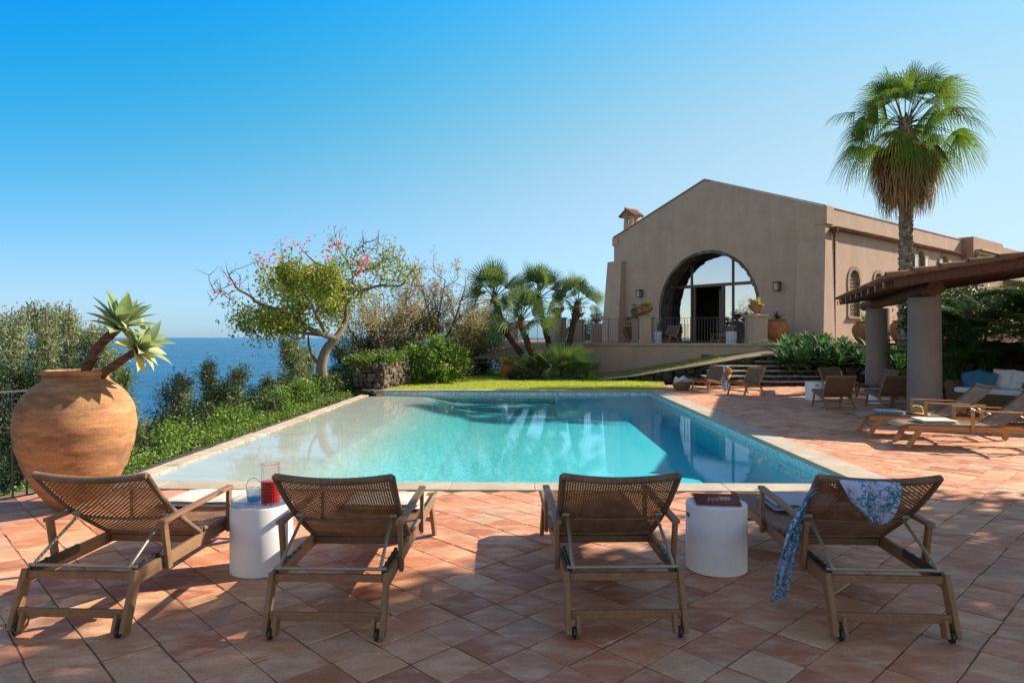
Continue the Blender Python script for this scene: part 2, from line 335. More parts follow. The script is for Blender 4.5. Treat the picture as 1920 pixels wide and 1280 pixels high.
c = mix(t, ramp(t, noise(t, mp.outputs[0], 4.2, 4, .5), [(.45, (0,)*3), (.72, (.70,)*3)]), base, (.74, .48, .33))
c = mix(t, ramp(t, noise(t, mp.outputs[0], 6.5, 6, .6), [(.50, (0,)*3), (.75, (.6,)*3)]), c, (.38, .14, .08))
c = mix(t, 1.0, c, ramp(t, noise(t, v, 55, 6, .7), [(.3, (.74,)*3), (.65, (1.04,)*3)]), 'MULTIPLY')
c = mix(t, 1.0, c, ramp(t, noise(t, v, .7, 3, .6), [(.3, (.84, .82, .82)), (.7, (1.05, 1.05, 1.05))]), 'MULTIPLY')
t.links.new(c, b.inputs['Base Color'])
t.links.new(ramp(t, noise(t, mp.outputs[0], 7, 4), [(.3, (.42,)*3), (.7, (.75,)*3)]), b.inputs['Roughness']); b.inputs['Specular IOR Level'].default_value = .35
hh = mix(t, .5, noise(t, v, 9, 3), noise(t, v, 90, 6, .7)); bump(t, b, hh, .45, .008)

def mosaic(name, stops, cell=.028, grout=(.55, .66, .66)):
    m, t, b = nodes(name); v = coord(t)
    sc_ = N(t, 'ShaderNodeVectorMath', operation='SCALE'); sc_.inputs[3].default_value = 1/cell; t.links.new(v, sc_.inputs[0])
    ad = N(t, 'ShaderNodeVectorMath', operation='ADD'); ad.inputs[1].default_value = (.03, .03, .13); t.links.new(sc_.outputs[0], ad.inputs[0])
    fl = N(t, 'ShaderNodeVectorMath', operation='FLOOR'); t.links.new(ad.outputs[0], fl.inputs[0])
    wn = N(t, 'ShaderNodeTexWhiteNoise'); t.links.new(fl.outputs[0], wn.inputs[0])
    t.links.new(ramp(t, wn.outputs[0], stops), b.inputs['Base Color']); b.inputs['Roughness'].default_value = .3
    return m
M['mosaic'] = mosaic('pool_mosaic_band', [(0, (.16, .34, .46)), (.2, (.32, .55, .62)), (.5, (.52, .72, .74)), (.8, (.70, .82, .82)), (1, (.24, .42, .58))])
# basin: pale sand on the shallow shelf, aqua mosaic in the deep part (a change of tile, by place), brightened to the right
m, t, b = nodes('pool_basin_tiles'); M['basin'] = m
v = coord(t); sx = N(t, 'ShaderNodeSeparateXYZ'); t.links.new(v, sx.inputs[0])
sc_ = N(t, 'ShaderNodeVectorMath', operation='SCALE'); sc_.inputs[3].default_value = 1/.03; t.links.new(v, sc_.inputs[0])
fl = N(t, 'ShaderNodeVectorMath', operation='FLOOR'); t.links.new(sc_.outputs[0], fl.inputs[0]); wn = N(t, 'ShaderNodeTexWhiteNoise'); t.links.new(fl.outputs[0], wn.inputs[0])
aq = ramp(t, wn.outputs[0], [(0, (.06, .35, .36)), (.5, (.13, .48, .48)), (1, (.22, .60, .58))])
sand = ramp(t, noise(t, coord(t, (1, 3, 1)), 2.5, 5), [(.3, (.40, .41, .36)), (.7, (.50, .51, .45))])
mr = N(t, 'ShaderNodeMapRange'); mr.inputs[1].default_value = -3.5; mr.inputs[2].default_value = -1.7; mr.interpolation_type = 'SMOOTHSTEP'; t.links.new(sx.outputs[0], mr.inputs[0])
m2 = N(t, 'ShaderNodeMapRange'); m2.inputs[1].default_value = -.5; m2.inputs[2].default_value = 3.0; t.links.new(sx.outputs[0], m2.inputs[0])
aq = mix(t, m2.outputs[0], aq, (.10, .60, .70))  # right side brightened in colour to lift the dark water there
t.links.new(mix(t, mr.outputs[0], sand, aq), b.inputs['Base Color']); b.inputs['Roughness'].default_value = .6

# pool water: clear body with absorption, fresnel mirror on top
m, t, b = nodes('pool_water'); M['water'] = m
fr = N(t, 'ShaderNodeFresnel'); ge = N(t, 'ShaderNodeNewGeometry'); mi = N(t, 'ShaderNodeMapRange')
mi.inputs[3].default_value = 1.33; mi.inputs[4].default_value = 1/1.33        # same index seen from either side
t.links.new(ge.outputs['Backfacing'], mi.inputs[0]); t.links.new(mi.outputs[0], fr.inputs[0])
gl = N(t, 'ShaderNodeBsdfGlossy'); gl.inputs['Roughness'].default_value = .0
tr = N(t, 'ShaderNodeBsdfTransparent'); mx = N(t, 'ShaderNodeMixShader')
bn = N(t, 'ShaderNodeBump'); bn.inputs['Strength'].default_value = .12; bn.inputs['Distance'].default_value = .012
vw = coord(t, (1, 1.0, 1))
hh = mix(t, .35, noise(t, vw, 1.1, 2, .5), noise(t, coord(t, (1, 1.6, 1)), 6.5, 3, .5))
t.links.new(hh, bn.inputs['Height'])
for n_ in (fr, gl): t.links.new(bn.outputs[0], n_.inputs['Normal'])
t.links.new(fr.outputs[0], mx.inputs[0]); t.links.new(tr.outputs[0], mx.inputs[1]); t.links.new(gl.outputs[0], mx.inputs[2])
va = N(t, 'ShaderNodeVolumeAbsorption'); va.inputs[0].default_value = (.04, .86, .95, 1); va.inputs[1].default_value = .22
t.links.new(mx.outputs[0], t.nodes['Material Output'].inputs[0]); t.links.new(va.outputs[0], t.nodes['Material Output'].inputs[1])

m, t, b = nodes('sea_water'); M['sea'] = m
b.inputs['Base Color'].default_value = (.003, .085, .22, 1); b.inputs['Roughness'].default_value = .22; b.inputs['IOR'].default_value = 1.33
b.inputs['Specular IOR Level'].default_value = .04
vv = coord(t, (1, .45, 1))
t.links.new(ramp(t, noise(t, vv, .035, 8, .7), [(.32, (.0, .032, .10)), (.5, (.001, .07, .17)), (.68, (.004, .115, .25))]), b.inputs['Base Color'])
bump(t, b, noise(t, vv, .35, 10, .7), .9, 1.2)

# scarf cotton, white with blue coral print
m, t, b = nodes('scarf_print'); M['scarf'] = m
v = coord(t); vo = N(t, 'ShaderNodeTexVoronoi', feature='DISTANCE_TO_EDGE'); vo.inputs['Scale'].default_value = 26
nz = N(t, 'ShaderNodeTexNoise'); nz.inputs['Scale'].default_value = 14; t.links.new(v, nz.inputs[0])
ml = N(t, 'ShaderNodeVectorMath', operation='SCALE'); ml.inputs[3].default_value = .12; t.links.new(nz.outputs[1], ml.inputs[0])
ad = N(t, 'ShaderNodeVectorMath', operation='ADD'); t.links.new(v, ad.inputs[0]); t.links.new(ml.outputs[0], ad.inputs[1]); t.links.new(ad.outputs[0], vo.inputs['Vector'])
edge = ramp(t, vo.outputs[0], [(.08, (1,)*3), (.15, (0,)*3)]); patch = ramp(t, noise(t, v, 6, 3), [(.42, (0,)*3), (.48, (1,)*3)])
msk = mix(t, 1.0, edge, patch, 'MULTIPLY')
c = mix(t, msk, (.50, .60, .86), ramp(t, noise(t, v, 4), [(.4, (.02, .24, .34)), (.6, (.10, .32, .58))]))
t.links.new(c, b.inputs['Base Color']); b.inputs['Roughness'].default_value = .9
tl = t.nodes.new('ShaderNodeBsdfTranslucent'); mx = t.nodes.new('ShaderNodeMixShader'); mx.inputs[0].default_value = .3; t.links.new(c, tl.inputs[0])
t.links.new(b.outputs[0], mx.inputs[1]); t.links.new(tl.outputs[0], mx.inputs[2]); t.links.new(mx.outputs[0], t.nodes['Material Output'].inputs[0])

# jar: weathered streaked terracotta
m, t, b = nodes('weathered_terracotta'); M['jar'] = m
v = coord(t, (1, 1, 6)); v1 = coord(t)
c = ramp(t, noise(t, v, 2.2, 8, .65), [(.3, (.27, .13, .06)), (.5, (.39, .195, .09)), (.7, (.47, .275, .145))])
c = mix(t, ramp(t, noise(t, coord(t, (1, 1, 3)), 1.6, 8, .72), [(.46, (0,)*3), (.60, (.85,)*3)]), c, (.17, .10, .055))
c = mix(t, 1.0, c, ramp(t, noise(t, v1, 60, 5, .7), [(.32, (.72,)*3), (.55, (1,)*3)]), 'MULTIPLY')
t.links.new(c, b.inputs['Base Color']); b.inputs['Roughness'].default_value = .8; b.inputs['Specular IOR Level'].default_value = .2
bump(t, b, mix(t, .4, noise(t, coord(t, (1, 1, 14)), 3, 3), noise(t, v1, 70, 5)), .5, .012)
# ================================================================ THE SETTING
TH = R(1.12)                                    # the pool axis leans 1.12 deg to the right of the view axis
def pf(x, y):                                   # pool frame -> world
    return (x*math.cos(TH)+y*math.sin(TH), -x*math.sin(TH)+y*math.cos(TH))
PX0, PX1, PY0, PY1 = -4.75, 3.80, 7.68, 21.0
WL = -.115
# ---- ground: hillside that falls away to the sea on the left
def gh(x, y):
    x = np.asarray(x, float); y = np.asarray(y, float)
    edge = -5.3-np.clip((y-21), 0, 30)*.12+np.clip(5-y, 0, 6)*.0
    d = np.clip(edge-x, 0, None)
    h = -.30-.42*d-np.clip(d-7, 0, None)*.75-np.clip(d-16, 0, None)*.4
    far = np.clip(y-40, 0, None)*np.clip((6-x)/6, 0, 1)
    h = h-.8*far
    return np.maximum(h, -34)*(d > 0)+(-.3-.8*far)*(d <= 0)
xs = np.concatenate([np.linspace(-300, -40, 14), np.linspace(-36, -6, 42), [-5.6, -5.32, -5.15, -4.0, 0, 3.9, 4.1, 6, 9, 12, 16, 22, 30, 60]])
ys = np.concatenate([[-40, -15, -5, 0, 2, 4, 6, 7.4, 7.55, 9, 12, 15, 18, 21.15, 21.3], np.linspace(23, 60, 30), [70, 90, 120, 200]])
X, Y = np.meshgrid(xs, ys); Z = gh(X, Y)
Z[(X > -5.2) & (X < 4.0) & (Y > 7.45) & (Y < 21.2)] = -3.2
Z += np.where(X < -6, (np.sin(X*1.3+Y)*.2+np.cos(Y*.9-X*.7)*.25), 0)
g = G(); a, b_ = X.shape; idx = np.arange(a*b_).reshape(a, b_)
g.add(np.stack([X, Y, np.maximum(Z, -34)], -1).reshape(-1, 3), np.stack([idx[:-1, :-1], idx[:-1, 1:], idx[1:, 1:], idx[1:, :-1]], -1).reshape(-1, 4))
g.build('hillside_ground', M['soil'], smooth=True, rz=-TH, kind='structure')
g = G(); s_ = 26000; g.add([(-s_, -4000, -31), (s_, -4000, -31), (s_, 30000, -31), (-s_, 30000, -31)], [[0, 1, 2, 3]])
g.build('sea', M['sea'], kind='structure')

# ---- pool basin
def grid(g, xs, ys, f, m=0):
    X, Y = np.meshgrid(xs, ys); Zz = np.vectorize(f)(X, Y); a, b_ = X.shape; idx = np.arange(a*b_).reshape(a, b_)
    g.add(np.stack([X, Y, Zz], -1).reshape(-1, 3), np.stack([idx[:-1, :-1], idx[:-1, 1:], idx[1:, 1:], idx[1:, :-1]], -1).reshape(-1, 4), .5, m)
def depth(x, y):
    z = -.15-.05*min(1, max(0, (x+4.75)/1.75)) if x < -3.0 else -.20-min(1, (x+3.0)/1.6)*.30-max(0, x+1.4)*.04
    for k in range(5):                                   # steps in the far right corner
        if y > 21-.42*(k+1)+.001 and x > .9: z = max(z, -.20-.075*k)
    if y > 19.7 and -3 <= x <= .9: z = max(z, -.38)
    return z
g = G()
e = 1e-3
ysb = [PY0]+sum([[21-.42*k-e, 21-.42*k+e] for k in (5, 4)], [])+[19.7-e, 19.7+e]+sum([[21-.42*k-e, 21-.42*k+e] for k in (3, 2, 1)], [])+[PY1]
ysb = sorted(ysb)
grid(g, [PX0, -4.3, -3.6, -3.0-e, -3.0, -2.6, -2.2, -1.8, -1.4, 0, .9-e, .9+e, 2.4, PX1], ysb, depth)
def wall(x0, y0, x1, y1, z0, z1, m):
    g.add([(x0, y0, z0), (x1, y1, z0), (x1, y1, z1), (x0, y0, z1)], [[0, 1, 2, 3]], .5, m)
for z0, z1, m in ((-2, -.34, 0), (-.34, -.02, 1)):
    wall(PX1, PY0, PX1, PY1, z0, z1, m); wall(PX0, PY1, PX1, PY1, z0, z1, m); wall(PX1, PY0, PX0, PY0, z0, z1, m)
wall(PX0, PY0, PX0, PY1, -2, WL-.004, 0)
g.build('pool_basin', [M['basin'], M['mosaic']], rz=-TH, kind='structure')
g = G(); box(g, PX0-.02, PX1+.02, PY0-.02, PY1+.02, -2.6, WL)
g.build('pool_water', M['water'], rz=-TH, kind='structure')
# infinity edge: cream lip then a dark wet gutter
g = G()
k = 0; y = PY0
while y < PY1:
    y2 = min(PY1, y+rng.uniform(.45, .62)); zz = WL+.004+rng.uniform(0, .006)
    box(g, PX0-.27+rng.uniform(-.012, .012), PX0+.012, y+.003, y2-.003, -.6, zz); y = y2
g.build('pool_overflow_lip', M['cream'], rz=-TH, bev=.01, kind='structure')
g = G(); box(g, PX0-.52, PX0-.275, PY0-.3, PY1+.2, -.8, -.26); box(g, PX0-.62, PX0-.525, PY0-.3, PY1+.2, -.8, -.17)
g.build('overflow_gutter', M['darkstone'], rz=-TH, bev=.01, kind='structure')
# coping slabs
g = G()
def slabs(x0, y0, x1, y1, axis, L=1.0, ztop=.012):
    p = x0 if axis == 0 else y0; end = x1 if axis == 0 else y1
    while p < end-.01:
        q = min(end, p+L*rng.uniform(.9, 1.1))
        if end-q < .3: q = end
        if axis == 0: box(g, p+.002, q-.002, y0, y1, -.05, ztop)
        else: box(g, x0, x1, p+.002, q-.002, -.05, ztop)
        p = q
slabs(PX0-.3, PY0-.36, PX1-.03+.45, PY0+.025, 0)
slabs(PX1-.03, PY0+.03, PX1+.42, PY1-.03, 1)
slabs(PX0-.05, PY1-.025, PX1+.42, PY1+.30, 0)
g.build('pool_coping', M['coping'], rz=-TH, bev=.006, kind='structure')

# ---- terracotta paving, laid at 45 degrees; every tile real, slightly uneven
T = .2805; J = np.array((-.7108, 3.654))                        # a joint crossing seen in the photo
ph = R(45)-TH; u = np.array((math.cos(ph), math.sin(ph))); vv_ = np.array((-u[1], u[0]))
g = G(); VV = []; AA = []
def inpave(x, y):
    xp, yp = x*math.cos(TH)-y*math.sin(TH), x*math.sin(TH)+y*math.cos(TH)
    if yp < -3.5 or yp > 23.6 or xp > 17: return False
    lim = -5.15 if yp > 6.6 else -5.05-(6.6-yp)*.05
    if yp <= PY0-.34: return xp > lim
    return xp > PX1+.36 and (yp < 21.35 or xp > 3.9+(yp-21.3)*.2)
for i in range(-75, 105):
    sh = .0
    for j in range(-75, 75):
        c = J+u*(i+.5)*T+vv_*(j+.5)*T
        if not inpave(*c): continue
        if c[1] < -3.5: continue
        gap = .0014+rng.random()*.0022; h = T/2-gap; tz = rng.uniform(-.0025, .0025); tilt = rng.normal(0, .006, 2)
        ang = rng.normal(0, .007); off = rng.normal(0, .0018, 2); ca, sa = math.cos(ang), math.sin(ang)
        ring = []
        for (sx_, sy_) in ((-1, -1), (0, -1), (1, -1), (1, 0), (1, 1), (0, 1), (-1, 1), (-1, 0)):
            jit = rng.normal(0, .0013, 2); k = .985 if sx_ and sy_ else 1.0
            ring.append((sx_*h*k+jit[0], sy_*h*k+jit[1]))
        top = []
        for (a_, c_) in ring:
            top.append((a_*.982, c_*.982, 0))
        for (a_, c_) in ring: top.append((a_, c_, -.004))
        for (a_, c_) in ring: top.append((a_, c_, -.03))
        for (a_, c_) in ring: top.append((a_*.6, c_*.6, .0012))
        top = np.array(top+[(0, 0, .0012)]); x_ = top[:, 0]*ca-top[:, 1]*sa+off[0]; y_ = top[:, 0]*sa+top[:, 1]*ca+off[1]
        z_ = top[:, 2]+tz+x_*tilt[0]+y_*tilt[1]-.002
        VV.append(np.stack([c[0]+u[0]*x_+vv_[0]*y_, c[1]+u[1]*x_+vv_[1]*y_, z_], 1)); AA.append(rng.random())
nT = len(VV); q = []
for k in range(8):
    l = (k+1) % 8; q += [[24+k, k, l, 24+l], [k, 8+k, 8+l, l], [8+k, 16+k, 16+l, 8+l]]
q = np.array(q)[:, ::-1]; tri = np.array([[24+k, 24+(k+1) % 8, 32] for k in range(8)])
g.V = [np.concatenate(VV)]; g.A = [np.repeat(AA, 33)]
o_ = (np.arange(nT)*33)[:, None, None]
g.F = [(q[None]+o_).reshape(-1, 4), (tri[None]+o_).reshape(-1, 3)]; g.M = [np.zeros(nT*len(q), int), np.zeros(nT*8, int)]; g.n = nT*33
g.build('terracotta_paving', M['paving'], smooth=35, kind='structure')
g = G()
box(g, -5.45, 17.2, -3.6, PY0-.355, -.3, -.0075); box(g, PX1+.415, 17.2, PY0-.35, 23.7, -.3, -.0075)
g.build('paving_bed', M['grout'], rz=-TH, kind='structure')

# ---- lawn between the pool and the terrace wall
lawn = [(-5.1, 21.3), (4.55, 21.3), (4.75, 23.0), (5.2, 25.2), (3.6, 26.2), (3.6, 30.4), (-1.2, 34), (-5.6, 28), (-5.6, 24)]
g = G(); g.add([(x+.4, y, -.01+.0*x) for x, y in lawn], [list(range(len(lawn)))]); g.build('lawn', M['grassbase'], kind='structure')
def blades(g, pts, h, wd, rn=None):
    pts = np.asarray(pts, float); n = len(pts); a = rng.random(n)*6.283; ln = rng.normal(0, .35, (n, 2))
    s = np.stack([np.cos(a), np.sin(a), np.zeros(n)], 1)*wd/2; hh = h*rng.uniform(.5, 1.3, n)
    tip = pts+np.stack([ln[:, 0]*hh, ln[:, 1]*hh, hh], 1)
    V = np.stack([pts-s, pts+s, tip], 1).reshape(-1, 3); g.add(V, np.arange(3*n).reshape(n, 3), np.repeat(rng.random(n) if rn is None else rn, 3))
def inside(poly, x, y):
    r = np.zeros(len(x), bool); n = len(poly)
    for i in range(n):
        x0, y0 = poly[i]; x1, y1 = poly[(i+1) % n]
        if y0 == y1: continue
        c = ((y0 > y) != (y1 > y)) & (x < (x1-x0)*(y-y0)/(y1-y0)+x0); r ^= c
    return r
lp = [(x+.4, y) for x, y in lawn]
n = 110000; x = rng.uniform(-5.4, 5.8, n); y = rng.uniform(21.32, 33, n); k = inside(lp, x, y) & (rng.random(n) < np.clip(1.5-(y-21)/9, .35, 1))
x, y = x[k], y[k]; g = G(); blades(g, np.stack([x, y, np.full(len(x), -.01)], 1), .055, .012)
g.build('grass', M['grass'], kind='stuff')

# ---- raised terrace in front of the villa
TZ = 1.38
edge = [(10.75, 27.55), (9.9, 27.3), (8.6, 27.75), (7, 28.35), (5.5, 29.0), (4.2, 29.7), (3.2, 30.5), (1.9, 32.2), (.5, 36), (-.9, 42)]
es = spline(edge[1:], 40)
es = np.concatenate([[edge[0]], es])
g = G()
poly = [tuple(p) for p in es]+[(-.9, 62), (30, 62), (30, 34), (13.4, 28.9)]
g.add([(x, y, TZ) for x, y in poly], [list(range(len(poly)))[::-1]]); g.build('terrace_floor', MAT('terrace_tiles', (.36, .17, .10), (.28, .13, .08), 6, .8, .4, 40, .01, .2), kind='structure')
nb = np.gradient(es, axis=0); nb = np.stack([nb[:, 1], -nb[:, 0]], 1); nb /= np.linalg.norm(nb, axis=1)[:, None]
if nb[10][1] > 0: nb = -nb                                   # outward, towards the camera
def ribbon(g, base, off0, off1, z0, z1, m=0):
    A = base+nb*off0; B = base+nb*off1; n = len(base); V = []
    for p, q in zip(A, B): V += [(*p, z0), (*q, z0), (*q, z1), (*p, z1)]
    F = []
    for i in range(n-1):
        for k in range(4): F.append([i*4+k, i*4+(k+1) % 4, (i+1)*4+(k+1) % 4, (i+1)*4+k])
    F += [[0, 3, 2, 1], [4*n-4, 4*n-3, 4*n-2, 4*n-1]]
    g.add(V, F, .5, m)
wl = thing('retaining_wall', 'long brown rendered retaining wall curving below the iron railing of the raised terrace', 'wall')
g = G(); ribbon(g, es, -.25, 0, -1.5, TZ-.09); g.build('wall', M['plaster'], wl)
g = G(); ribbon(g, es, -.26, .07, TZ-.087, TZ+.012); g.build('coping_slab', M['coping'], wl, bev=.01)
def along(px):                                    # point of the wall's edge seen at this pixel column
    r = (px-960)/1280
    f = es[:, 0]-r*es[:, 1]; i = [k for k in range(len(es)-1) if f[k]*f[k+1] <= 0][0]; t_ = f[i]/(f[i]-f[i+1])
    return es[i]*(1-t_)+es[i+1]*t_, nb[i]
p, n_ = along(1322); g = G(); beam(g, (p[0]-.16, p[1]-.0, .87), (p[0]+.16, p[1]-.08, .87), .08, .14)
o = g.build('vent_box', M['rail'], wl, bev=.01); o.location = (n_[0]*.03, n_[1]*.03-.02, 0)
g = G(); p, n_ = along(1102); lathe(g, [(0, 0), (.13, 0), (.13, .05), (0, .05)], 16, (0, 0, 0)); o = g.build('pipe_cap', M['rail'], wl); o.location = (p[0], p[1]-.05, .12); o.rotation_euler.x = R(90)

# ---- sloped bank beside the steps and its low stone edge
fr = [(3.3, 26.3, -.02), (4.6, 25.7, .16), (5.6, 25.3, .36), (7.0, 25.1, .60), (8.5, 25.1, .86), (9.9, 25.3, 1.02), (11.6, 25.8, 1.2)]
bk = [(3.6, 29.9, -.02), (4.6, 29.3, .14), (5.7, 28.7, .36), (7.1, 28.1, .66), (8.6, 27.6, .93), (10.2, 27.1, 1.10), (12.4, 27.6, 1.3)]
g = G(); V = fr+bk; k = len(fr)
g.add(V, [[i, i+1, k+i+1, k+i] for i in range(k-1)]); g.build('sloping_bank', MAT('bank_soil', (.30, .26, .17), (.17, .17, .07), 6, .95, 1, 60, .03, .1, fine=.4), smooth=True, kind='structure')
g = G(); pts = []
for _ in range(9000):
    t_ = rng.random()**1.2*.62; s_ = rng.random(); i = min(int(t_*(k-1)), k-2); f = t_*(k-1)-i
    a = np.array(fr[i])*(1-f)+np.array(fr[i+1])*f; b2 = np.array(bk[i])*(1-f)+np.array(bk[i+1])*f; pts.append(a*(1-s_)+b2*s_)
blades(g, pts, .09, .014); g.build('bank_grass', M['drygrass'], kind='stuff')

def rocks(g, quads, size, depth_=.12, jit=.25, m=0):
    """fill each (p0,p1,z0,z1) wall face with irregular stones"""
    cube = np.array([(x, y, z) for x in (-1, 0, 1) for y in (-1, 0, 1) for z in (-1, 0, 1) if (x, y, z) != (0, 0, 0)], float)
    import itertools
    key = {tuple(c): i for i, c in enumerate(cube.astype(int).tolist())}; F = []
    for ax in range(3):
        for sgn in (-1, 1):
            o1, o2 = [a for a in range(3) if a != ax]
            for a0 in (-1, 0):
                for b0 in (-1, 0):
                    q = []
                    for da, db in ((0, 0), (1, 0), (1, 1), (0, 1)):
                        c = [0, 0, 0]; c[ax] = sgn; c[o1] = a0+da; c[o2] = b0+db; q.append(key[tuple(c)])
                    if (sgn > 0) != (ax == 1): q = q
                    else: q = q[::-1]
                    F.append(q)
    base = cube/np.linalg.norm(cube, axis=1)[:, None]**.55
    for p0, p1, z0, z1 in quads:
        p0 = np.array(p0, float); p1 = np.array(p1, float); L = np.linalg.norm(p1-p0); d = (p1-p0)/L; nn = np.array((d[1], -d[0]))
        if nn[1] > 0 and abs(nn[1]) > .3: nn = -nn
        z = 0; H0, H1 = z1 if isinstance(z1, tuple) else (z1, z1); zz = z0
        while zz < max(H0, H1)-.02:
            rh = size*rng.uniform(.55, 1.0); x_ = rng.uniform(-.3, 0)*size
            while x_ < L:
                rw = size*rng.uniform(.7, 1.7); cx = x_+rw/2; top = H0+(H1-H0)*cx/L
                if zz+rh*.4 < top and cx < L+.05:
                    h_ = min(rh, top-zz+.02); s = np.array((rw*.53, depth_*rng.uniform(.7, 1.2), h_*.55))
                    V = base*s*(1+rng.normal(0, .10, base.shape)); c = p0+d*cx+nn*rng.uniform(-.2, .35)*depth_
                    ro_ = rng.normal(0, .28); V[:, 0], V[:, 2] = V[:, 0]*math.cos(ro_)-V[:, 2]*math.sin(ro_), V[:, 0]*math.sin(ro_)+V[:, 2]*math.cos(ro_)
                    W = np.stack([c[0]+V[:, 0]*d[0]+V[:, 1]*nn[0], c[1]+V[:, 0]*d[1]+V[:, 1]*nn[1], min(zz+h_/2+rng.uniform(-.2, .2)*rh, top-h_*.4)+V[:, 2]], 1)
                    g.add(W, F, None, m)
                x_ += rw
            zz += rh*.95
wl = thing('stone_bank_wall', 'low dark lava stone edging wall rising to the right along the sloping bank', 'wall')
g = G()
for i in range(len(fr)-1):
    if fr[i][0] > 9: break
    box_p = (fr[i][:2], fr[i+1][:2], -.05, (fr[i][2]+.0, fr[i+1][2]+.0)); rocks(g, [box_p], .30, .14)
g.build('stones', M['lava'], wl, smooth=40)
g = G()
for i in range(len(fr)-1): 
    beam(g, np.array(fr[i])+(0, -.02, .03), np.array(fr[i+1])+(0, -.02, .03), .26, .06)
g.build('cap_stones', M['coping'], wl, bev=.012)

# ---- steps
st = thing('stone_steps', 'wide flight of dark lava stone steps with worn grey treads beside the paved terrace', 'steps')
gt = G(); gr = G()
for k in range(5):
    x0 = 6.3+.35*k; y0 = 23.05+.5*k; z = .155*(k+1); x1 = 11.0
    p = x0
    while p < x1-.05:
        q = min(x1, p+rng.uniform(.5, 1.1)); gt_z = z+rng.uniform(-.006, .006); box(gt, p+.005, q-.005, y0-.03+rng.uniform(-.015, .015), y0+.56, gt_z-.045, gt_z); p = q
    rocks(gr, [((x0, y0+.06), (x1, y0+.06), z-.155, z-.04)], .2, .08); box(gr, x0+.05, x1, y0+.09, y0+.6, z-.16, z-.05)
gt.build('tread', M['coping'], st, bev=.012); gr.build('riser', M['lava'], st, smooth=40)

# ---- planting bed with lava stone face, raised ground beside the house
wl = thing('lava_stone_wall', 'rough black lava stone wall holding the bed of agaves behind the columns', 'wall')
g = G(); rocks(g, [((10.6, 23.6), (13.0, 22.9), -.02, .62), ((13.0, 22.9), (17.5, 21.6), -.02, .7)], .3, .17); g.build('stones', M['lava'], wl, smooth=40)
g = G(); bed = [(10.7, 23.7, .5), (13.0, 23.0, .55), (17.6, 21.7, .6), (19, 24, 1.1), (15.5, 27.5, 1.3), (13.2, 28.6, 1.36), (11.0, 27.2, 1.3), (10.3, 25.6, .9)]
cc = np.mean(bed, 0); g.add(bed+[tuple(cc+(0, 0, .1))], [[i, (i+1) % 8, 8] for i in range(8)]); g.build('planting_bed_ground', M['soil'], smooth=True, kind='structure')
wl = thing('lava_stone_wall', 'tall rough lava stone wall in shade behind the wicker sofa', 'wall')
g = G(); rocks(g, [((11.9, 20.4), (13.6, 15.9), -.02, 1.5), ((13.6, 15.9), (14.8, 12.4), -.02, 1.6)], .36, .2); g.build('stones', M['lava'], wl, smooth=40)
g = G(); V = [(12.2, 20.6, 1.25), (13.9, 16, 1.4), (15.1, 12.3, 1.5), (28, 12, 1.6), (28, 34, 1.5), (16, 27.5, 1.3), (14, 22, 1.2)]
g.add(V, [list(range(7))]); g.build('garden_ground', M['soil'], kind='structure')

# ================================================================ VILLA
FA = np.array((.631, -.776)); FB = np.array((.776, .631)); FO = np.array((9.53, 33.71)); HRZ = math.atan2(FA[1], FA[0])
def hw(x, y, z=0): p = FO+FA*x+FB*y; return (p[0], p[1], z)
V0 = thing('villa', 'large taupe rendered villa with a gabled front and a great arched window', 'house', (FO[0], FO[1], TZ), HRZ)
def Z_(z): return z-TZ
AX, AR, AS = .06, 2.86, Z_(3.0)
arc = [(AX+AR*math.cos(a)*1.0, AS+AR*math.sin(a)) for a in np.linspace(0, math.pi, 41)]
out = [(-6.02, -.4), (AX-AR, -.4)]+[(AX-AR, AS)]+arc[::-1][1:-1]+[(AX+AR, AS), (AX+AR, -.4), (6.02, -.4), (6.02, Z_(7.2)), (0, Z_(9.39)), (-6.02, Z_(7.2))]
g = G(); n = len(out)
fy = 0; g.add([(x, fy, z) for x, z in out], [list(range(n))]); 
g.add([(x, .5, z) for x, z in out], [list(range(n))[::-1]])
top = [(6.02, Z_(7.2)), (0, Z_(9.39)), (-6.02, Z_(7.2)), (-6.02, -.4)]
for (a, b2) in zip(top[:-1], top[1:]): g.add([(a[0], 0, a[1]), (a[0], .5, a[1]), (b2[0], .5, b2[1]), (b2[0], 0, b2[1])], [[0, 1, 2, 3]])
# side wall with real window openings
wins = [(2.67, .95, 2.55, 4.65), (5.13, .85, 2.7, 4.65), (10.1, .85, 4.9, 6.1), (13.4, .85, 4.95, 6.1)]
L = 16.1; zf, zt = -.4, Z_(7.2)
ycuts = [0.0]
for yc, w_, z0, z1 in wins: ycuts += [yc-w_/2, yc+w_/2]
ycuts.append(L)
def sq(y0, y1, z0, z1, x=6.02): g.add([(x, y0, z0), (x, y1, z0), (x, y1, z1), (x, y0, z1)], [[0, 1, 2, 3]])
for i in range(len(ycuts)-1):
    y0, y1 = ycuts[i], ycuts[i+1]
    if i % 2 == 0: sq(y0, y1, zf, zt)
    else:
        yc, w_, z0, z1 = wins[i//2]; sq(y0, y1, zf, Z_(z0)); sq(y0, y1, Z_(z1), zt)
        for (A, B) in (((y0, Z_(z0)), (y1, Z_(z0))), ((y1, Z_(z0)), (y1, Z_(z1))), ((y1, Z_(z1)), (y0, Z_(z1))), ((y0, Z_(z1)), (y0, Z_(z0)))):
            g.add([(6.02, A[0], A[1]), (6.02, B[0], B[1]), (5.62, B[0], B[1]), (5.62, A[0], A[1])], [[0, 1, 2, 3]])
g.add([(-6.02, 0, zf), (-6.02, L, zf), (-6.02, L, zt), (-6.02, 0, zt)], [[3, 2, 1, 0]])
g.add([(-6.02, L, zf), (6.02, L, zf), (6.02, L, zt), (0, L, Z_(7.21)), (-6.02, L, zt)], [[4, 3, 2, 1, 0]])
